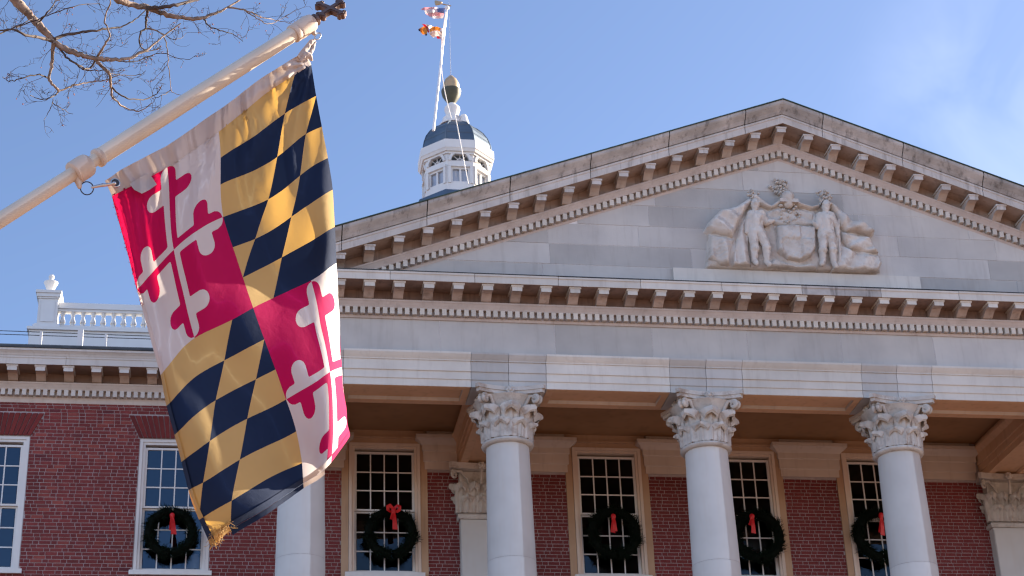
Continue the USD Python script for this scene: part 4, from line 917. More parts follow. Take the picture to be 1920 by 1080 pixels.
for k in (6, 7, 0, 1, 2, 3, 4, 5):
    zz0, zz1 = Wz0, Wz1
    fr = cube(-.31, -.26, -AP + .02, -AP + .09, zz0, zz1) + cube(.26, .31, -AP + .02, -AP + .09, zz0, zz1) + cube(-.26, .26, -AP + .02, -AP + .09, zz1 - .06, zz1) + cube(-.26, .26, -AP + .02, -AP + .09, zz0, zz0 + .06) + cube(-.035, .035, -AP + .03, -AP + .09, zz0 + .06, zz1 - .06)
    wf = obj('window', MB().mesh(rotz(fr, k)), 'tower_paint', cup)
    obj('pane', MB().mesh(rotz(cube(-.26, .26, -AP + .10, -AP + .11, zz0, zz1), k)), 'tower_pane', wf)
    fl = m3.CrossSection.circle(Fr - 0.01, 28).extrude(0.012).trim_by_plane((0, 1, 0), 0).rotate((90, 0, 0)).translate((0, -AP + 0.10, Fz0))
    fw_ = obj('fanlight', MB().mesh(rotz(fl, k)), 'lead_flashing', cup)
    bars = m3.Manifold()
    for a in (45, 90, 135): bars += cube(0, Fr, -AP + .05, -AP + .075, -.01, .01).rotate((0, -a, 0)).translate((0, 0, Fz0))
    bars += (m3.CrossSection.circle(.12, 20) - m3.CrossSection.circle(.095, 20)).extrude(.025).trim_by_plane((0, 1, 0), 0).rotate((90, 0, 0)).translate((0, -AP + .075, Fz0))
    obj('glazing_bar', MB().mesh(rotz(bars, k)), 'tower_paint', fw_)
    tr = (m3.CrossSection.circle(Fr + .09, 28) - m3.CrossSection.circle(Fr, 28)).extrude(.045).trim_by_plane((0, 1, 0), 0).rotate((90, 0, 0)).translate((0, -AP + .002, Fz0)) + cube(-.42, .42, -AP - .045, -AP + .002, Wz1 + .012, Wz1 + .085) + cube(-.41, -.32, -AP - .04, -AP + .002, Wz0 - .02, Wz1 + .01) + cube(.32, .41, -AP - .04, -AP + .002, Wz0 - .02, Wz1 + .01)
    obj('window_trim', MB().mesh(rotz(tr, k)), 'tower_paint', cup)
    obj('corner_pilaster', MB().mesh(rotz(cube(-.055, .055, -AP / math.cos(A0) + .02, -AP / math.cos(A0) + .1, zw0 + .02, zw1 - .02).rotate((0, 0, 22.5)), k)), 'tower_paint', cup)
cor = octo(AP + .05, zw1 - .12, zw1 - .04) + octo(AP + .10, zw1 - .04, zw1 + .06, AP + .15) + octo(AP + .16, zw1 + .06, zc1)
obj('cornice', MB().mesh(cor), 'tower_paint', cup)
zs0 = tz(362, 850)
obj('sill_course', MB().mesh(octo(AP + .10, zs0, zs0 + .10) + octo(AP + .05, zs0 + .10, zw0 + .002)), 'tower_paint', cup)
# dome of eight curved facets with panel seams
zd0 = zc1 + 0.003; zd1 = tz(224, 850, YT - 0.5); Hd = zd1 - zd0
dp = [(AP + .09, 0), (AP + .05, .22), (AP - .03, .44), (AP - .17, .64), (AP - .36, .82), (AP - .58, .95), (AP - .72, 1.0)]
for k in range(8):
    a0, a1 = A0 + k * math.pi / 4 - math.pi / 2, A0 + (k + 1) * math.pi / 4 - math.pi / 2; v = []; f = []
    for q, (ap, h) in enumerate(dp):
        r_ = ap / math.cos(A0)
        v += [(TX + r_ * math.cos(a0), TY + r_ * math.sin(a0), zd0 + h * Hd), (TX + r_ * math.cos(a1), TY + r_ * math.sin(a1), zd0 + h * Hd)]
        if q: f.append((2 * q - 2, 2 * q - 1, 2 * q + 1, 2 * q))
    obj('dome_facet', (np.array(v), np.array(f)), 'tower_lead', cup)
    m = MB(); r0 = 1 / math.cos(A0)
    m.tube([(TX + ap * r0 * math.cos(a0), TY + ap * r0 * math.sin(a0), zd0 + h * Hd) for ap, h in dp], 0.02, 6)
    for hq in (0.3, 0.64):
        ap = np.interp(hq, [d[1] for d in dp], [d[0] for d in dp]) + 0.002; m.tube([(TX + ap * r0 * math.cos(a), TY + ap * r0 * math.sin(a), zd0 + hq * Hd) for a in (a0, a1)], 0.011, 5)
    obj('dome_seam', m, 'tower_lead', cup)
obj('dome_cap', MB().lathe([(0.42, 0), (0.40, .05), (0, .06)], (TX, TY, zd1 - .03), 24), 'tower_lead', cup, smooth=30)
zu0 = zd1; zu1 = tz(187, 850, YT - .3); Hu = zu1 - zu0
obj('finial_base', MB().lathe([(0, 0), (.46, 0), (.46, .06), (.40, .10), (.36, .22 * Hu), (.34, .34 * Hu), (.24, .42 * Hu), (.22, .55 * Hu), (.27, .72 * Hu), (.26, .84 * Hu), (.17, .95 * Hu), (.14, Hu), (0, Hu)], (TX - .08, TY, zu0), 28), 'tower_paint', cup, smooth=35)
obj('finial_bracket', MB().mesh(hull(sphere((TX + .30, TY - .25, zu0 + .02), .16), sphere((TX + .28, TY - .22, zu0 + .30 * Hu), .12))), 'tower_paint', cup, smooth=60)
za0, za1 = zu1, tz(142, 850, YT); Ha = za1 - za0; ax = TX - .10
obj('acorn_cup', MB().lathe([(0, 0), (.12, 0), (.20, .12 * Ha), (.31, .28 * Ha), (.345, .42 * Ha), (.345, .47 * Ha), (.29, .49 * Ha), (0, .49 * Ha)], (ax, TY, za0), 28), 'verdigris', cup, smooth=40)
obj('acorn_nut', MB().lathe([(.0, .47 * Ha), (.29, .485 * Ha), (.30, .55 * Ha), (.275, .70 * Ha), (.20, .85 * Ha), (.11, .93 * Ha), (.08, .97 * Ha), (0, Ha)], (ax, TY, za0), 28), 'gilding', cup, smooth=40)
ztop = at(840, -25, YT)[2]
obj('lightning_rod', MB().tube([(ax, TY, za1 - .05), (ax, TY, ztop)], [.010, .006], 8), 'steel', cup)
vz = at(830, 8, YT)
v0, v1 = at(817, 5, YT), at(846, 11, YT)
m = MB().tube([v0, v1], [.02, .02], 6)
m.mesh(hull(*[sphere(at(x, y, YT), .045, 10) for x, y in ((817, 3), (824, 7), (818, 8), (827, 5))]))
obj('weather_vane', m, 'gilding', cup)
# the big lower dome that carries the lantern
m = MB(); r0 = 1 / math.cos(A0)
lowp = [(5.6, 22.0), (4.6, 24.6), (3.2, 27.2), (2.2, 28.8), (1.62, 30.1), (1.32, 31.0), (AP + .12, zs0 + .003), (0.3, zs0 + .003)]
m.lathe([(a * r0, z) for a, z in lowp], (TX, TY, 0), 8, A0)
obj('lower_dome', m, 'tower_lead', cup)
obj('drum', MB().lathe([(5.5, 18.0), (5.5, 21.7), (5.9, 21.8), (5.9, 22.1), (0.3, 22.1)], (TX, TY, 0), 8, A0), 'tower_paint', cup)

# ------------------------------------------------------------------ roof flagpole with its two flags and halyards
fp = thing('flagpole', 'tall white flagpole leaning beside the cupola dome', 'flagpole')
YP = 23.6
pb, pt_ = at(814, 232, YP), at(838, 16, YP)
obj('pole', MB().tube([pb + (pb - pt_) * 0.06, pb, pt_], [.046, .043, .036], 12), 'white_pole', fp, smooth=60)
obj('truck', MB().mesh(sphere(pt_ + np.array([0, 0, .03]), .085, 14)), 'white_pole', fp, smooth=60)
for a, b, sag in ((at(836, 22, YP - .05), at(846, 222, YP - .3), .25), (at(853, 214, YP - .35), at(878, 345, YP - .45), .0)):
    t = np.linspace(0, 1, 9)[:, None]; pts = a * (1 - t) + b * t; pts[:, 0] -= sag * np.sin(np.pi * t[:, 0])
    obj('halyard', MB().tube(pts, .017, 5), 'rope', fp)
def small_flag(quads, Y, wave, thing_, th=0.012):
    for name, mat, poly in quads:
        cs = m3.CrossSection([np.array(poly, float)], m3.FillRule.NonZero).extrude(0.5).refine_to_length(2.0); q = cs.to_mesh(); v = np.array(q.vert_properties[:, :3], float)
        if Polygon(poly).area == 0: continue
        yy = Y + wave(v[:, 0], v[:, 1]) + (v[:, 2] > .25) * th
        d = rays(v[:, :2]); p = CAM + d * ((yy - CAM[1]) / d[:, 1])[:, None]
        obj(name, trimesh.Trimesh(p, np.array(q.tri_verts), process=False), mat, thing_, smooth=60)
def ccw(p): return p if Polygon(p).exterior.is_ccw else p[::-1]
nf = thing('national_flag', 'small pale red striped flag with blue corner furled in wind atop the flagpole', 'flag')
small_flag([('blue_canton', 'us_blue', ccw([(819, 15), (834, 15), (833, 24), (828, 25), (820, 22)])), ('red_stripe', 'small_pink', ccw([(789, 17), (795, 14), (819, 13), (820, 15), (796, 19), (791, 19)])), ('white_stripe', 'small_white', ccw([(795, 19), (820, 15.5), (820, 22), (798, 26)])),
    ('red_stripe', 'small_pink', ccw([(798, 26.2), (820, 22.2), (828, 25.2), (833, 24.2), (832, 29), (806, 31)])), ('white_stripe', 'small_white', ccw([(804, 31), (832, 29.2), (832, 34), (822, 35), (812, 34)]))], YP, lambda x, y: .35 * np.sin((x - 789) * .22) + .1 * np.sin(y * .5), nf)
sf = thing('small_state_flag', 'small crumpled gold, red and white flag flying lower on the flagpole', 'flag')
small_flag([('gold_cloth', 'small_gold', ccw([(787, 53), (795, 49), (803, 55), (800, 64), (793, 65), (788, 60)])), ('red_cloth', 'small_red', ccw([(791, 45), (797, 45.5), (803, 52), (805, 60), (803, 62), (799, 52.5), (794, 48)])), ('white_cloth', 'small_white', ccw([(797, 45), (810, 48), (809, 54), (804, 54)])),
    ('gold_cloth', 'small_gold', ccw([(805, 56), (810, 50), (820, 50), (827, 53), (825, 59), (820, 57), (812, 58), (806, 61)])), ('white_cloth', 'small_white', ccw([(804, 63), (812, 58.4), (820, 57.4), (825, 59.4), (828, 53), (832, 53), (831, 72), (826, 72), (820, 68), (812, 70.5)])),
    ('red_cloth', 'small_red', ccw([(818, 68), (823, 67.5), (827, 72.5), (820, 72.8)])), ('black_cloth', 'black_cloth', ccw([(784, 55), (787, 53.3), (788, 58), (785.5, 59)])), ('black_cloth', 'black_cloth', ccw([(797, 64.5), (800.5, 62.5), (801, 66), (798, 67.5)]))], YP, lambda x, y: .3 * np.sin((x - 784) * .25) + .15 * np.sin(y * .4), sf)

# ------------------------------------------------------------------ the flag in the foreground
NF = np.array([math.sin(math.radians(18.5)), -math.cos(math.radians(18.5)), 0.0])
P0 = CAM + ray(184, 297) * 4.0
def onflag(px, py):
    d = ray(px, py); return CAM + d * (NF @ (P0 - CAM)) / (NF @ d)
A, B = onflag(0, 413), onflag(570, 51)
AX = (B - A) / np.linalg.norm(B - A)
def along(px):     # point of the pole axis that shows at that x
    y = 413 + (51 - 413) * px / 570; return onflag(px, y)
pxm = np.linalg.norm(onflag(310, 213) - onflag(300, 213 + 6.44)) / math.hypot(10, 6.44)   # metres per pixel along the pole
dist0 = np.linalg.norm(along(184) - CAM)
def rpx(p): return dist0 / FPX * p / 1.04
pole = thing('house_flagpole', 'slanting cream painted wooden pole holding the large flag in the foreground', 'flagpole')
def tube_along(pairs, n=28):   # (pixel x along the axis, pixel radius)
    m = MB(); pts = np.array([along(a) for a, _ in pairs]); m.tube(pts, np.array([rpx(r_) for _, r_ in pairs]), n); return m
obj('lower_pole', tube_along([(-330, 14.2), (0, 14.2), (160, 13.0), (168, 12.2), (184, 12.2)]), 'pole_paint', pole, smooth=50)
obj('upper_pole', tube_along([(184, 14.5), (187, 16.5), (300, 17.0), (450, 16.2), (560, 15.2)]), 'pole_paint', pole, smooth=50)
def collar(prof): return tube_along(prof, 36)
obj('collar', collar([(137, 14), (137.2, 19), (138, 22), (140, 23), (158, 23), (164, 22), (166, 20), (166.5, 12)]), 'collar_wood', pole, smooth=40)
obj('collar', collar([(180.5, 12), (181, 16.5), (182.5, 18.8), (186.5, 18.8), (189, 17.5), (189.5, 15)]), 'collar_wood', pole, smooth=40)
obj('collar', collar([(548, 13), (548.4, 17.5), (550, 19.5), (554.5, 19.5), (556.5, 18.2), (557.5, 18.2), (559, 19.6), (578, 20), (584, 18), (586, 9)]), 'collar_wood', pole, smooth=40)
def lug(px, py, col_x): # small ear that carries the ring
    return MB().mesh(hull(sphere(along(col_x), rpx(11), 14), sphere(onflag(px, py), rpx(4.5), 14)).refine_to_length(.004))
obj('ring_lug', lug(149, 350, 143), 'collar_wood', pole, smooth=60)
obj('ring_lug', lug(589, 63, 580), 'collar_wood', pole, smooth=60)
obj('finial_socket', tube_along([(585, 8), (588, 9), (589, 13), (592, 13.5), (594, 11), (594.5, 5), (608, 4)]), 'bronze', pole, smooth=40)
# bronze cross with three-lobed arms
def cross_poly(R, aw, lobe):
    sh = [LineString([(-R * .8, 0), (R * .8, 0)]).buffer(aw, cap_style=2), LineString([(0, -R * .8), (0, R * .8)]).buffer(aw, cap_style=2)]
    for k in range(4):
        a = k * math.pi / 2; c, s = math.cos(a), math.sin(a)
        for x, y in ((R - lobe, 0), (R * .78, lobe * 1.5), (R * .78, -lobe * 1.5)): sh.append(Point(c * x - s * y, s * x + c * y).buffer(lobe))
    return unary_union(sh).buffer(.001).buffer(-.001)
q1 = np.cross(AX, FW); q1 /= np.linalg.norm(q1); q2 = np.cross(AX, q1)
best = None
for th in np.linspace(0, 2 * math.pi, 360):
    e = math.cos(th) * q1 + math.sin(th) * q2; dx, dy = e @ RT, -(e @ UP)
    if dx > 0:
        err = abs(math.atan2(dy, dx) - math.radians(26))
        if best is None or err < best[0]: best = (err, e)
E2 = best[1]; E3 = np.cross(AX, E2)
cc = along(620); Rr = rpx(40)
pg = cross_poly(Rr, Rr * .16, Rr * .125)
for th, sc_ in ((.0065, 1.0), (.009, .62)):
    m = MB().prism([(x * sc_, y * sc_) for x, y in list(pg.simplify(.0006).exterior.coords)[:-1]] if sc_ == 1.0 else list(pg.buffer(-Rr * .07).simplify(.0006).exterior.coords)[:-1], -th, th, lambda p, q, a: cc + AX * p + E2 * q + E3 * a)
    obj('cross_finial' if sc_ == 1.0 else 'cross_ridge', m, 'bronze', pole)
# bracket and post out of frame
pe = along(-330)
obj('bracket', MB().mesh(hull(sphere(along(-330), .035), sphere(along(-250), .03))), 'iron', pole, smooth=50)
pst = thing('bracket_post', 'dark iron post carrying the pole bracket', 'post')
obj('post_shaft', MB().lathe([(0, 0), (.16, 0), (.16, .12), (.09, .2), (.055, .5), (.05, pe[2] + .1), (.07, pe[2] + .12), (.03, pe[2] + .2), (0, pe[2] + .2)], (pe[0], pe[1], float(gz(pe[0], pe[1]))), 20), 'iron', pst, smooth=40)

# cloth surface: (u along the fly, v along the hoist) -> pixels
COR = [(0, 0, 210, 365), (.125, 0, 234, 455), (.25, 0, 257, 543), (.375, 0, 279, 622), (.5, 0, 301, 703), (7/12, 0, 312, 761), (8/12, 0, 327, 816), (9/12, 0, 340, 867), (10/12, 0, 353, 920), (11/12, 0, 373, 974), (1, 0, 396, 1026),
    (0, .5, 410, 244), (1/12, .5, 414, 296), (2/12, .5, 414, 347), (3/12, .5, 419, 407), (4/12, .5, 436, 463), (5/12, .5, 456, 520), (.5, .5, 475, 577), (7/12, .5, 495, 636), (8/12, .5, 516, 693), (9/12, .5, 536, 750), (10/12, .5, 555, 809), (11/12, .5, 566, 867), (1, .5, 568, 905),
    (0, 1, 583, 118), (1/12, 1, 593, 179), (2/12, 1, 604, 237), (3/12, 1, 615, 296), (4/12, 1, 623, 356), (5/12, 1, 628, 426), (.5, 1, 631, 493),
    (0, .9167, 554, 137), (1/12, .8333, 534, 213), (2/12, .75, 520, 294), (3/12, .6667, 503, 374), (4/12, .5833, 478, 448),
    (2/12, .9167, 574, 251), (3/12, .8333, 563, 329), (4/12, .75, 546, 406), (5/12, .6667, 528, 482), (.5, .5833, 512, 558),
    (.5, .4167, 436, 599), (7/12, .3333, 421, 675), (8/12, .25, 405, 750), (9/12, .1667, 393, 826), (10/12, .0833, 380, 904),
    (8/12, .4167, 480, 711), (9/12, .3333, 464, 785), (10/12, .25, 450, 862), (11/12, .1667, 435, 939), (1, .0833, 431, 995),
    (.25, .25, 325, 468), (0, .25, 313, 312), (.5, .25, 365, 634), (0, .75, 492, 178), (1, .25, 497, 955),
    (.75, .75, 619, 697), (.5, .75, 584, 527), (1, .75, 621, 868), (.625, .75, 602, 612), (.875, .75, 625, 785),
    (.625, 1, 633, 588), (.75, 1, 632, 690), (.875, 1, 637, 785), (1, 1, 638, 838), (.5, .875, 616, 503), (.75, .875, 641, 688), (.875, .875, 649, 768), (1, .88, 656, 818), (.625, .875, 635, 590)]
COR = np.array(COR, float)
AU, AV = 1.5, 1.0
RBF = RBFInterpolator(COR[:, :2] * [AU, AV], COR[:, 2:], kernel='thin_plate_spline', smoothing=1e-5)
HEADC = np.array([(0, 197, 338), (.1, 229, 317), (.27, 311, 275), (.5, 411, 206), (.75, 489, 147), (.93, 548, 111), (1, 571, 98)], float)
FLY, HOI = 0.93, 0.64
def smooth01(x): x = np.clip(x, 0, 1); return x * x * (3 - 2 * x)
def cloth_delta(u, v):
    d = 0.012 * np.sin(2 * np.pi * (1.6 * v + .5 * u) + .6) + 0.014 * np.sin(2 * np.pi * (2.1 * v - 1.1 * u) + 2.0) * smooth01(u / .3)
    gath = np.exp(-np.maximum(u, 0) / .10)
    d += gath * (0.0045 * np.sin(2 * np.pi * 15 * v + 3 * np.sin(9 * v) + 5 * u) + 0.0030 * np.sin(2 * np.pi * 31 * v + 4 * np.sin(13 * v)))
    # diagonal pull lines from the top corner
    dist = np.hypot((u) * 1.5, (1 - v)); ang = np.arctan2(u * 1.5, (1 - v) + 1e-6)
    d += 0.010 * np.exp(-dist / .55) * np.sin(11 * ang) * smooth01(dist / .15)
    d += 0.006 * np.sin(2 * np.pi * (5.2 * v + 2.2 * u) + 1.0) * np.exp(-u / .35)
    d += 0.16 * smooth01((v - .72) / .28) * smooth01((u - .42) / .2)
    d += 0.020 * smooth01((.03 - v) / .03) ** 2 + 0.014 * smooth01((u - .97) / .03) ** 2
    d += 0.010 * np.sin(2 * np.pi * (.9 * u - .4 * v)) * smooth01(u / .5)
    return d
def cloth_pos(u, v, off=0.0):
    u = np.asarray(u, float); v = np.asarray(v, float)
    px = RBF(np.stack([np.maximum(u, 0) * AU, v * AV], 1))
    top = np.stack([np.interp(v, HEADC[:, 0], HEADC[:, 1]), np.interp(v, HEADC[:, 0], HEADC[:, 2])], 1)
    k = np.clip(-u / .075, 0, 1)[:, None]
    px = px * (1 - k) + top * k
    # small wobble of the outline and of the seams
    px = px + np.stack([1.0 * vnoise(np.stack([u * 3, v * 3], 1), 21, 3.0), 1.2 * vnoise(np.stack([u * 3, v * 3], 1), 22, 3.0)], 1)
    d = rays(px); t = (NF @ (P0 - CAM)) / (d @ NF)
    return CAM + d * (t + (cloth_delta(u, v) + off))[:, None]
def cloth_piece(pg, step=.011, off=0.0):
    """pg in metric fly/hoist coordinates -> a sheet of the cloth."""
    out_v, out_f, n0 = [], [], 0
    for g_ in getattr(pg, 'geoms', [pg]):
        if g_.area < 1e-6: continue
        rings = [np.array(g_.exterior.coords)[:-1]] + [np.array(i.coords)[:-1] for i in g_.interiors]
        mm = m3.CrossSection(rings, m3.FillRule.EvenOdd).extrude(.02).refine_to_length(step).to_mesh()
        v = np.array(mm.vert_properties[:, :3], float); f = np.array(mm.tri_verts); f = f[(v[f][:, :, 2] > .0199).all(1)]
        use = np.unique(f); mp = -np.ones(len(v), int); mp[use] = np.arange(len(use)); v = v[use]; f = mp[f]
        out_v.append(cloth_pos(v[:, 0] / FLY, v[:, 1] / HOI, off)); out_f.append(f + n0); n0 += len(v)
    return trimesh.Trimesh(np.vstack(out_v), np.vstack(out_f), process=False)
def UV(u, v): return (u * FLY, v * HOI)
flag = thing('state_flag', 'large gold, black, red and white flag hanging from the slanting pole', 'flag')
def panel(mat, pg, name=None, off=0.0): return obj(name or mat, cloth_piece(pg, off=off), mat, flag, smooth=True)
# paly and bend quarters
for (u0, v0) in ((0, .5), (.5, 0)):
    q = lambda a, b: UV(u0 + a / 2, v0 + b / 2)
    w = 1 / 6
    bend = Polygon([q(0, 1 - w), q(0, 1), q(w, 1), q(1, w), q(1, 0), q(1 - w, 0)])
    above = Polygon([q(w, 1), q(1, 1), q(1, w)]); below = Polygon([q(0, 0), q(1 - w, 0), q(0, 1 - w)])
    for k in range(6):
        st = Polygon([q(k / 6, 0), q((k + 1) / 6, 0), q((k + 1) / 6, 1), q(k / 6, 1)])
        for reg, inv in ((bend, True), (above, False), (below, False)):
            pc = st.intersection(reg)
            if pc.area < 1e-5 or pc.geom_type not in ('Polygon', 'MultiPolygon'): continue
            panel('gold_cloth' if (k % 2 == 0) != inv else 'black_cloth', pc)
# cross quarters
def bottony(cu, cv, Ru, Rv):
    cx, cy = UV(cu, cv); rx, ry = Ru * FLY, Rv * HOI; aw = .0185; lb = .0225
    sh = [sbox(cx - rx + .03, cy - aw, cx + rx - .03, cy + aw), sbox(cx - aw, cy - ry + .03, cx + aw, cy + ry - .03)]
    for s in (-1, 1):
        sh += [LineString([(cx + s * (rx - .07), cy), (cx + s * (rx - lb), cy)]).buffer(lb), LineString([(cx + s * (rx - .072), cy - .048), (cx + s * (rx - .072), cy + .048)]).buffer(lb)]
        sh += [LineString([(cx, cy + s * (ry - .06)), (cx, cy + s * (ry - lb))]).buffer(lb), LineString([(cx - .048, cy + s * (ry - .058)), (cx + .048, cy + s * (ry - .058))]).buffer(lb)]
    return unary_union(sh).buffer(-.004).buffer(.008).buffer(-.004).simplify(.0006)
for (u0, v0) in ((0, 0), (.5, .5)):
    q = lambda a, b: UV(u0 + a / 2, v0 + b / 2)
    cr = bottony(u0 + .25, v0 + .25, .247, .247)
    for a in (0, 1):
        for b in (0, 1):
            sub = Polygon([q(a * .5, b * .5), q(a * .5 + .5, b * .5), q(a * .5 + .5, b * .5 + .5), q(a * .5, b * .5 + .5)])
            white = (a == 0) == (b == 1)
            panel('white_cloth' if white else 'red_cloth', sub.difference(cr)); panel('red_cloth' if white else 'white_cloth', sub.intersection(cr))
# canvas heading, grommet, folded tab, hems
head = obj('heading', cloth_piece(Polygon([UV(-.075, 0), UV(0.004, 0), UV(0.004, 1), UV(-.075, 1)]), .008, -.002), 'canvas', flag, smooth=True)
def px_plane(pts, off): # small patch just in front of the cloth
    p = np.array(pts, float); d = rays(p); return CAM + d * ((NF @ (P0 - CAM)) / (d @ NF) + off)[:, None]
tabp = Polygon([(243, 345), (262, 333), (279, 324), (287, 335), (294, 346), (280, 356), (266, 363), (252, 356)])
mm = m3.CrossSection([np.array(ccw(list(tabp.exterior.coords)[:-1]))], m3.FillRule.NonZero).extrude(2).refine_to_length(3).to_mesh(); v = np.array(mm.vert_properties[:, :3], float)
d = rays(v[:, :2]); tt = (NF @ (P0 - CAM)) / (d @ NF)
dl = .006 + .016 * smooth01((v[:, 1] - 335) / 30) + .004 * np.sin(v[:, 0] * .22) - v[:, 2] * .0006
obj('folded_tab', trimesh.Trimesh(CAM + d * (tt - dl)[:, None], np.array(mm.tri_verts), process=False), 'canvas', flag, smooth=50)
def torus(c, ax, R, r_, n=28, k=8):
    ax = np.array(ax) / np.linalg.norm(ax); a = np.cross(ax, [.3, .5, .81]); a /= np.linalg.norm(a); b = np.cross(ax, a)
    return MB().tube([c + R * (math.cos(t) * a + math.sin(t) * b) for t in np.linspace(0, 2 * math.pi, n)], r_, k, cap=False)
gr = px_plane([(216, 343)], -.012)[0]
nfl = -NF
obj('grommet', torus(gr, NF, rpx(8.0), rpx(2.0)), 'steel', flag, smooth=60)
obj('grommet_hole', MB().tube([gr - NF * .002, gr + NF * .003], rpx(7.2), 20), 'iron', flag)
clip = thing('snap_clip', 'steel ring and snap hook joining the lower corner of the flag to the lower collar', 'clip')
r0_ = onflag(163, 353)
obj('ring', torus(r0_, (-FW + .5 * RT), rpx(12.2), rpx(1.1)), 'iron', clip, smooth=60)
s0, s1 = px_plane([(173, 351)], -.015)[0], px_plane([(214, 344)], -.02)[0]
obj('hook', MB().mesh(hull(sphere(s0, rpx(2.6), 12), sphere((s0 + s1) / 2 + np.array([0, 0, .001]), rpx(3.6), 12)) + hull(sphere((s0 + s1) / 2, rpx(3.4), 12), sphere(s1, rpx(2.6), 12))), 'steel', clip, smooth=60)
obj('hook_end', MB().mesh(sphere(s1, rpx(4.2), 14)), 'steel', clip, smooth=60)
clip2 = thing('top_ring', 'small steel ring at the top corner of the large flag below the upper collar', 'ring')
obj('ring', MB().tube([px_plane([(596 + 7 * math.cos(t) * .62 + 3.5 * math.sin(t) , 68 - 7 * math.cos(t) * .8 + 3 * math.sin(t))], -.008)[0] for t in np.linspace(0, 2 * math.pi, 22)], rpx(1.5), 8, cap=False), 'steel', clip2, smooth=60)
# twisted canvas loop at the top corner
def ribbon_px(pts, w, off):
    m = None
    for (x, y, r_), (x2, y2, r2) in zip(pts[:-1], pts[1:]):
        h = hull(sphere(px_plane([(x, y)], off)[0], rpx(r_), 14), sphere(px_plane([(x2, y2)], off)[0], rpx(r2), 14)); m = h if m is None else m + h
    m = m.refine_to_length(.004).to_mesh(); t = trimesh.Trimesh(m.vert_properties[:, :3], m.tri_verts); trimesh.smoothing.filter_taubin(t, iterations=8)
    v = np.array(t.vertices); t.vertices = v + 0.0016 * vnoise(v, 8, 160.0)[:, None] * NF; return t
obj('canvas_loop', ribbon_px([(558, 112, 5), (568, 100, 7), (577, 88, 6), (584, 78, 5), (588, 76, 4)], None, -.006), 'canvas', flag, smooth=60)
obj('canvas_loop', ribbon_px([(564, 114, 4), (572, 104, 8), (580, 104, 6.5), (584, 112, 3.5)], None, -.010), 'canvas', flag, smooth=60)
obj('canvas_loop', ribbon_px([(580, 104, 4), (586, 92, 4.5), (590, 80, 3)], None, -.004), 'canvas', flag, smooth=60)
# hems: a second layer along the outer edges
def edge_strip(poly, mat, off): return obj('hem', cloth_piece(poly, .011, off), mat, flag, smooth=True)
for k in range(6):
    u0, u1 = .5 + k / 12, .5 + (k + 1) / 12
    edge_strip(Polygon([UV(u0, 0), UV(u1, 0), UV(u1, .022), UV(u0, .022)]), 'gold_cloth' if k % 2 == 0 else 'black_cloth', -.003)
for a, b, mat in ((.0833, .5, 'black_cloth'), (.5, .75, 'white_cloth'), (.75, 1, 'red_cloth'), (.0, .0833, 'gold_cloth')):
    edge_strip(Polygon([UV(.978, a), UV(1, a), UV(1, b), UV(.978, b)]), mat, -.003)
for a, b, mat in ((.085, .5, 'black_cloth'), (.5, .70, 'canvas')):
    obj('hem', cloth_piece(Polygon([UV(1.001, a), UV(1.019, a), UV(1.019, b), UV(1.001, b)]), .008, .010), mat, flag, smooth=True)
# frayed threads at the worn edges
rr = np.random.default_rng(4)
def threads(us, vs, mat, nn, ln, name):
    m = MB()
    for k in range(nn):
        u, v = rr.uniform(*us), rr.uniform(*vs); p = cloth_pos([u], [v], -.004)[0]
        L = ln * rr.uniform(.4, 1.2); d = rr.normal(size=3) * .6 + np.array([0, 0, -.5]) - RT * .2
        pts = [p]
        for _ in range(4): d = d + rr.normal(size=3) * .5; pts.append(pts[-1] + d / np.linalg.norm(d) * L / 4)
        m.tube(np.array(pts), .00055, 4)
    obj(name, m, mat, flag, kind='stuff')
threads((.965, 1.0), (0.0, .10), 'gold_cloth', 90, .018, 'frayed_thread')
threads((0.02, .30), (0.0, .012), 'red_cloth', 130, .006, 'frayed_thread')
threads((.86, 1.0), (0.985, 1.0), 'red_cloth', 30, .008, 'frayed_thread')

# ------------------------------------------------------------------ bare tree at the upper left
tree = thing('bare_tree', 'leafless tree branches with a few dried seed pods reaching in from the upper left', 'tree')
TD = 9.0
rt = random.Random(11); nrt = np.random.default_rng(11)
def tp(cx, cy, dep): return CAM + ray(cx / 2.909, cy / 2.909) * (TD + dep)
def limb(pts, r0, r1, dep0, slope, sub=5, wob=2.2):
    p = np.array(pts, float); t = np.linspace(0, 1, len(p)); tt = np.linspace(0, 1, (len(p) - 1) * sub + 1)
    from scipy.interpolate import PchipInterpolator
    c = PchipInterpolator(t, p)(tt); c += nrt.normal(0, wob, c.shape) * np.minimum(1, np.minimum(tt, 1 - tt) * 8)[:, None]
    dep = dep0 + slope * tt + .06 * np.sin(tt * 7 + dep0 * 9)
    P3 = np.array([tp(x, y, d_) for (x, y), d_ in zip(c, dep)])
    rad = (r0 + (r1 - r0) * tt ** .8) / 2.909 / FPX * TD * (1 + .10 * np.sin(tt * 40))
    return c, dep, P3, rad
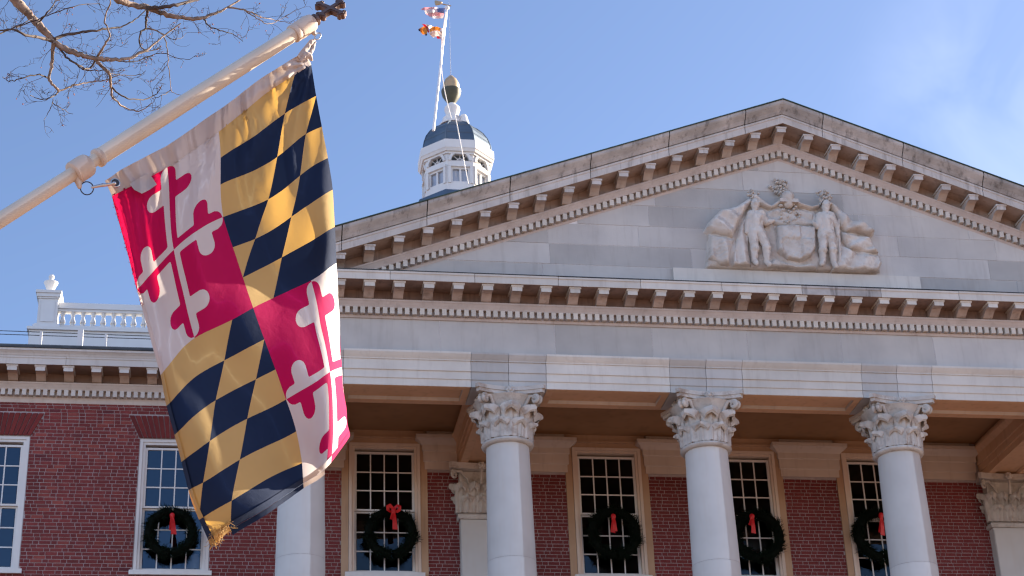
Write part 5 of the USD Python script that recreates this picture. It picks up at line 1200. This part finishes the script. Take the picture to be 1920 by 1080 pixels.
LIMBS = [([(-500, -700), (-120, -320), (30, -90), (85, 0), (150, 70), (185, 110), (240, 165), (290, 222), (370, 272), (440, 300), (520, 318), (600, 325), (680, 322), (760, 292), (830, 250), (900, 190), (985, 128)], 34, 3, 0, .5, 'bark'),
    ([(290, 225), (220, 205), (140, 190), (60, 160), (-20, 175)], 11, 4, .1, -.3, 'twig_bark'),
    ([(300, 212), (380, 185), (470, 175), (560, 160), (640, 150), (720, 115), (795, 55)], 10, 3, .15, .5, 'twig_bark'),
    ([(292, 230), (286, 300), (280, 365), (268, 430), (298, 468), (325, 495), (400, 465), (470, 450), (560, 440), (655, 405)], 12, 2.5, .15, .3, 'bark'),
    ([(325, 495), (280, 530), (230, 542), (165, 520)], 5, 2, .25, -.2, 'twig_bark'), ([(290, 540), (275, 590), (240, 655)], 3, 1.5, .25, -.1, 'twig_bark'), ([(285, 560), (330, 590), (398, 622)], 3, 1.5, .25, .2, 'twig_bark'),
    ([(268, 430), (200, 408), (120, 425), (60, 442), (15, 420)], 5, 2, .2, -.3, 'twig_bark'),
    ([(520, 318), (560, 370), (597, 402), (605, 470), (610, 515), (650, 565), (700, 595), (755, 605), (830, 560)], 11, 2.5, .3, .3, 'bark'),
    ([(604, 470), (680, 530), (760, 545), (830, 530), (862, 500), (884, 462)], 5, 2, .4, .2, 'twig_bark'),
    ([(520, 318), (545, 290), (580, 230), (600, 190), (570, 110), (600, 20), (590, -40)], 8, 3, .3, -.2, 'bark'),
    ([(310, 240), (360, 310), (420, 350), (480, 376), (522, 322)], 6, 5, .2, .1, 'twig_bark'), ([(420, 350), (460, 380), (560, 385), (640, 408), (740, 412), (795, 385)], 4, 1.5, .25, .3, 'twig_bark'),
    ([(300, -420), (480, -120), (650, 0), (720, 27), (800, 42), (880, 70), (960, 92), (1050, 100), (1110, 95), (1180, 70), (1240, 40), (1320, -8)], 26, 5, .6, .5, 'bark'),
    ([(800, 43), (880, 40), (960, 25), (1085, -5)], 13, 9, .75, .2, 'twig_bark'), ([(805, 50), (800, 100), (796, 155), (765, 175), (760, 230), (802, 278), (870, 262)], 9, 2.5, .75, .1, 'twig_bark'),
    ([(1240, 40), (1350, 60), (1420, 92), (1500, 110), (1590, 130)], 6, 1.5, .95, .2, 'bark'), ([(1340, 60), (1400, 100), (1470, 130), (1540, 100), (1615, 55)], 4, 1.2, .95, .1, 'bark'),
    ([(1110, 95), (1130, 132), (1200, 165), (1270, 186), (1325, 226)], 6, 1.5, .9, -.1, 'twig_bark'), ([(796, 155), (880, 182), (910, 250), (920, 350), (932, 490), (1000, 520)], 5, 1.5, .8, -.1, 'bark'), ([(932, 490), (885, 520), (830, 540)], 3, 1.5, .8, 0, 'twig_bark'),
    ([(880, 180), (960, 215), (1015, 180)], 3, 1.2, .8, .1, 'twig_bark'), ([(90, 150), (200, 110), (300, 70), (430, 30), (540, 20)], 4, 2, .05, .2, 'twig_bark'), ([(-20, 190), (100, 140), (190, 90)], 5, 2, 0, .1, 'twig_bark'), ([(200, 130), (260, 70), (310, -10)], 6, 3, .1, .1, 'twig_bark'),
    ([(640, 330), (730, 335), (880, 290), (1000, 325), (1070, 300)], 4, 1.2, .45, .1, 'twig_bark')]
allpts = []
for pts, r0, r1, d0, sl, mat in LIMBS:
    c, dep, P3, rad = limb(pts, r0, r1, d0, sl)
    obj('limb', MB().tube(P3, rad, 8), mat, tree, smooth=60); allpts.append((c, dep))
tw = MB(); lf = MB()
def twig(x, y, dep, ang, ln, lvl):
    p = [(x, y, dep)]; a = ang; st = ln / 6; curl = rt.uniform(-.25, .25)
    for _ in range(6):
        a += curl + rt.uniform(-.25, .25); p.append((p[-1][0] + st * math.cos(a), p[-1][1] + st * math.sin(a), p[-1][2] + rt.uniform(-.01, .012)))
    q = np.array([tp(*k) for k in p]); tw.tube(q, np.linspace(1.7 if lvl == 0 else 1.25, .6, len(q)) / 2.909 / FPX * TD, 4, cap=False)
    if lvl < 2:
        for k in range(rt.randint(1, 3)):
            i = rt.randint(2, 5); twig(*p[i], a + rt.choice((-1, 1)) * rt.uniform(.4, 1.0), ln * rt.uniform(.35, .65), lvl + 1)
    if rt.random() < .16: pod(p[-1])
def pod(p):
    c = tp(*p); s = rt.uniform(1.5, 4.0) / 2.909 / FPX * TD; lf.mesh(m3.Manifold.sphere(1, 7).scale((s, s * .7, s * 1.7)).rotate((rt.uniform(-50, 50), rt.uniform(-50, 50), 0)).translate(tuple(c - np.array([0, 0, s]))))
for (c, dep), L in zip(allpts, LIMBS):
    n_ = max(3, int(len(c) / 3.8))
    for k in range(n_):
        i = rt.randint(2, len(c) - 1)
        if c[i][0] < -60 or c[i][1] < -120: continue
        d_ = c[min(i + 1, len(c) - 1)] - c[i - 1]; a = math.atan2(d_[1], d_[0]) + rt.choice((-1, 1)) * rt.uniform(.4, 1.2)
        twig(c[i][0], c[i][1], dep[i], a, rt.uniform(50, 150), 0)
obj('twigs', tw, 'twig_bark', tree, kind='stuff'); obj('seed_pods', lf, 'dry_leaf', tree, smooth=60, kind='stuff')
ta = tp(-500, -700, 0); tb = tp(300, -420, .6); base = np.array([ta[0] - 2.2, ta[1] + .3, float(gz(ta[0], ta[1])) - .1])
obj('trunk', MB().tube([base, base + [.1, 0, 1.5], base + [.25, .05, ta[2] - 1.5], ta], [.30, .24, .17, .055], 14), 'bark', tree, smooth=60)
obj('limb', MB().tube([base + [.25, .05, ta[2] - 1.6], (base + [.25, .05, ta[2]]) * .5 + tb * .5 + [0, 0, .5], tb], [.10, .07, .045], 10), 'bark', tree, smooth=60)
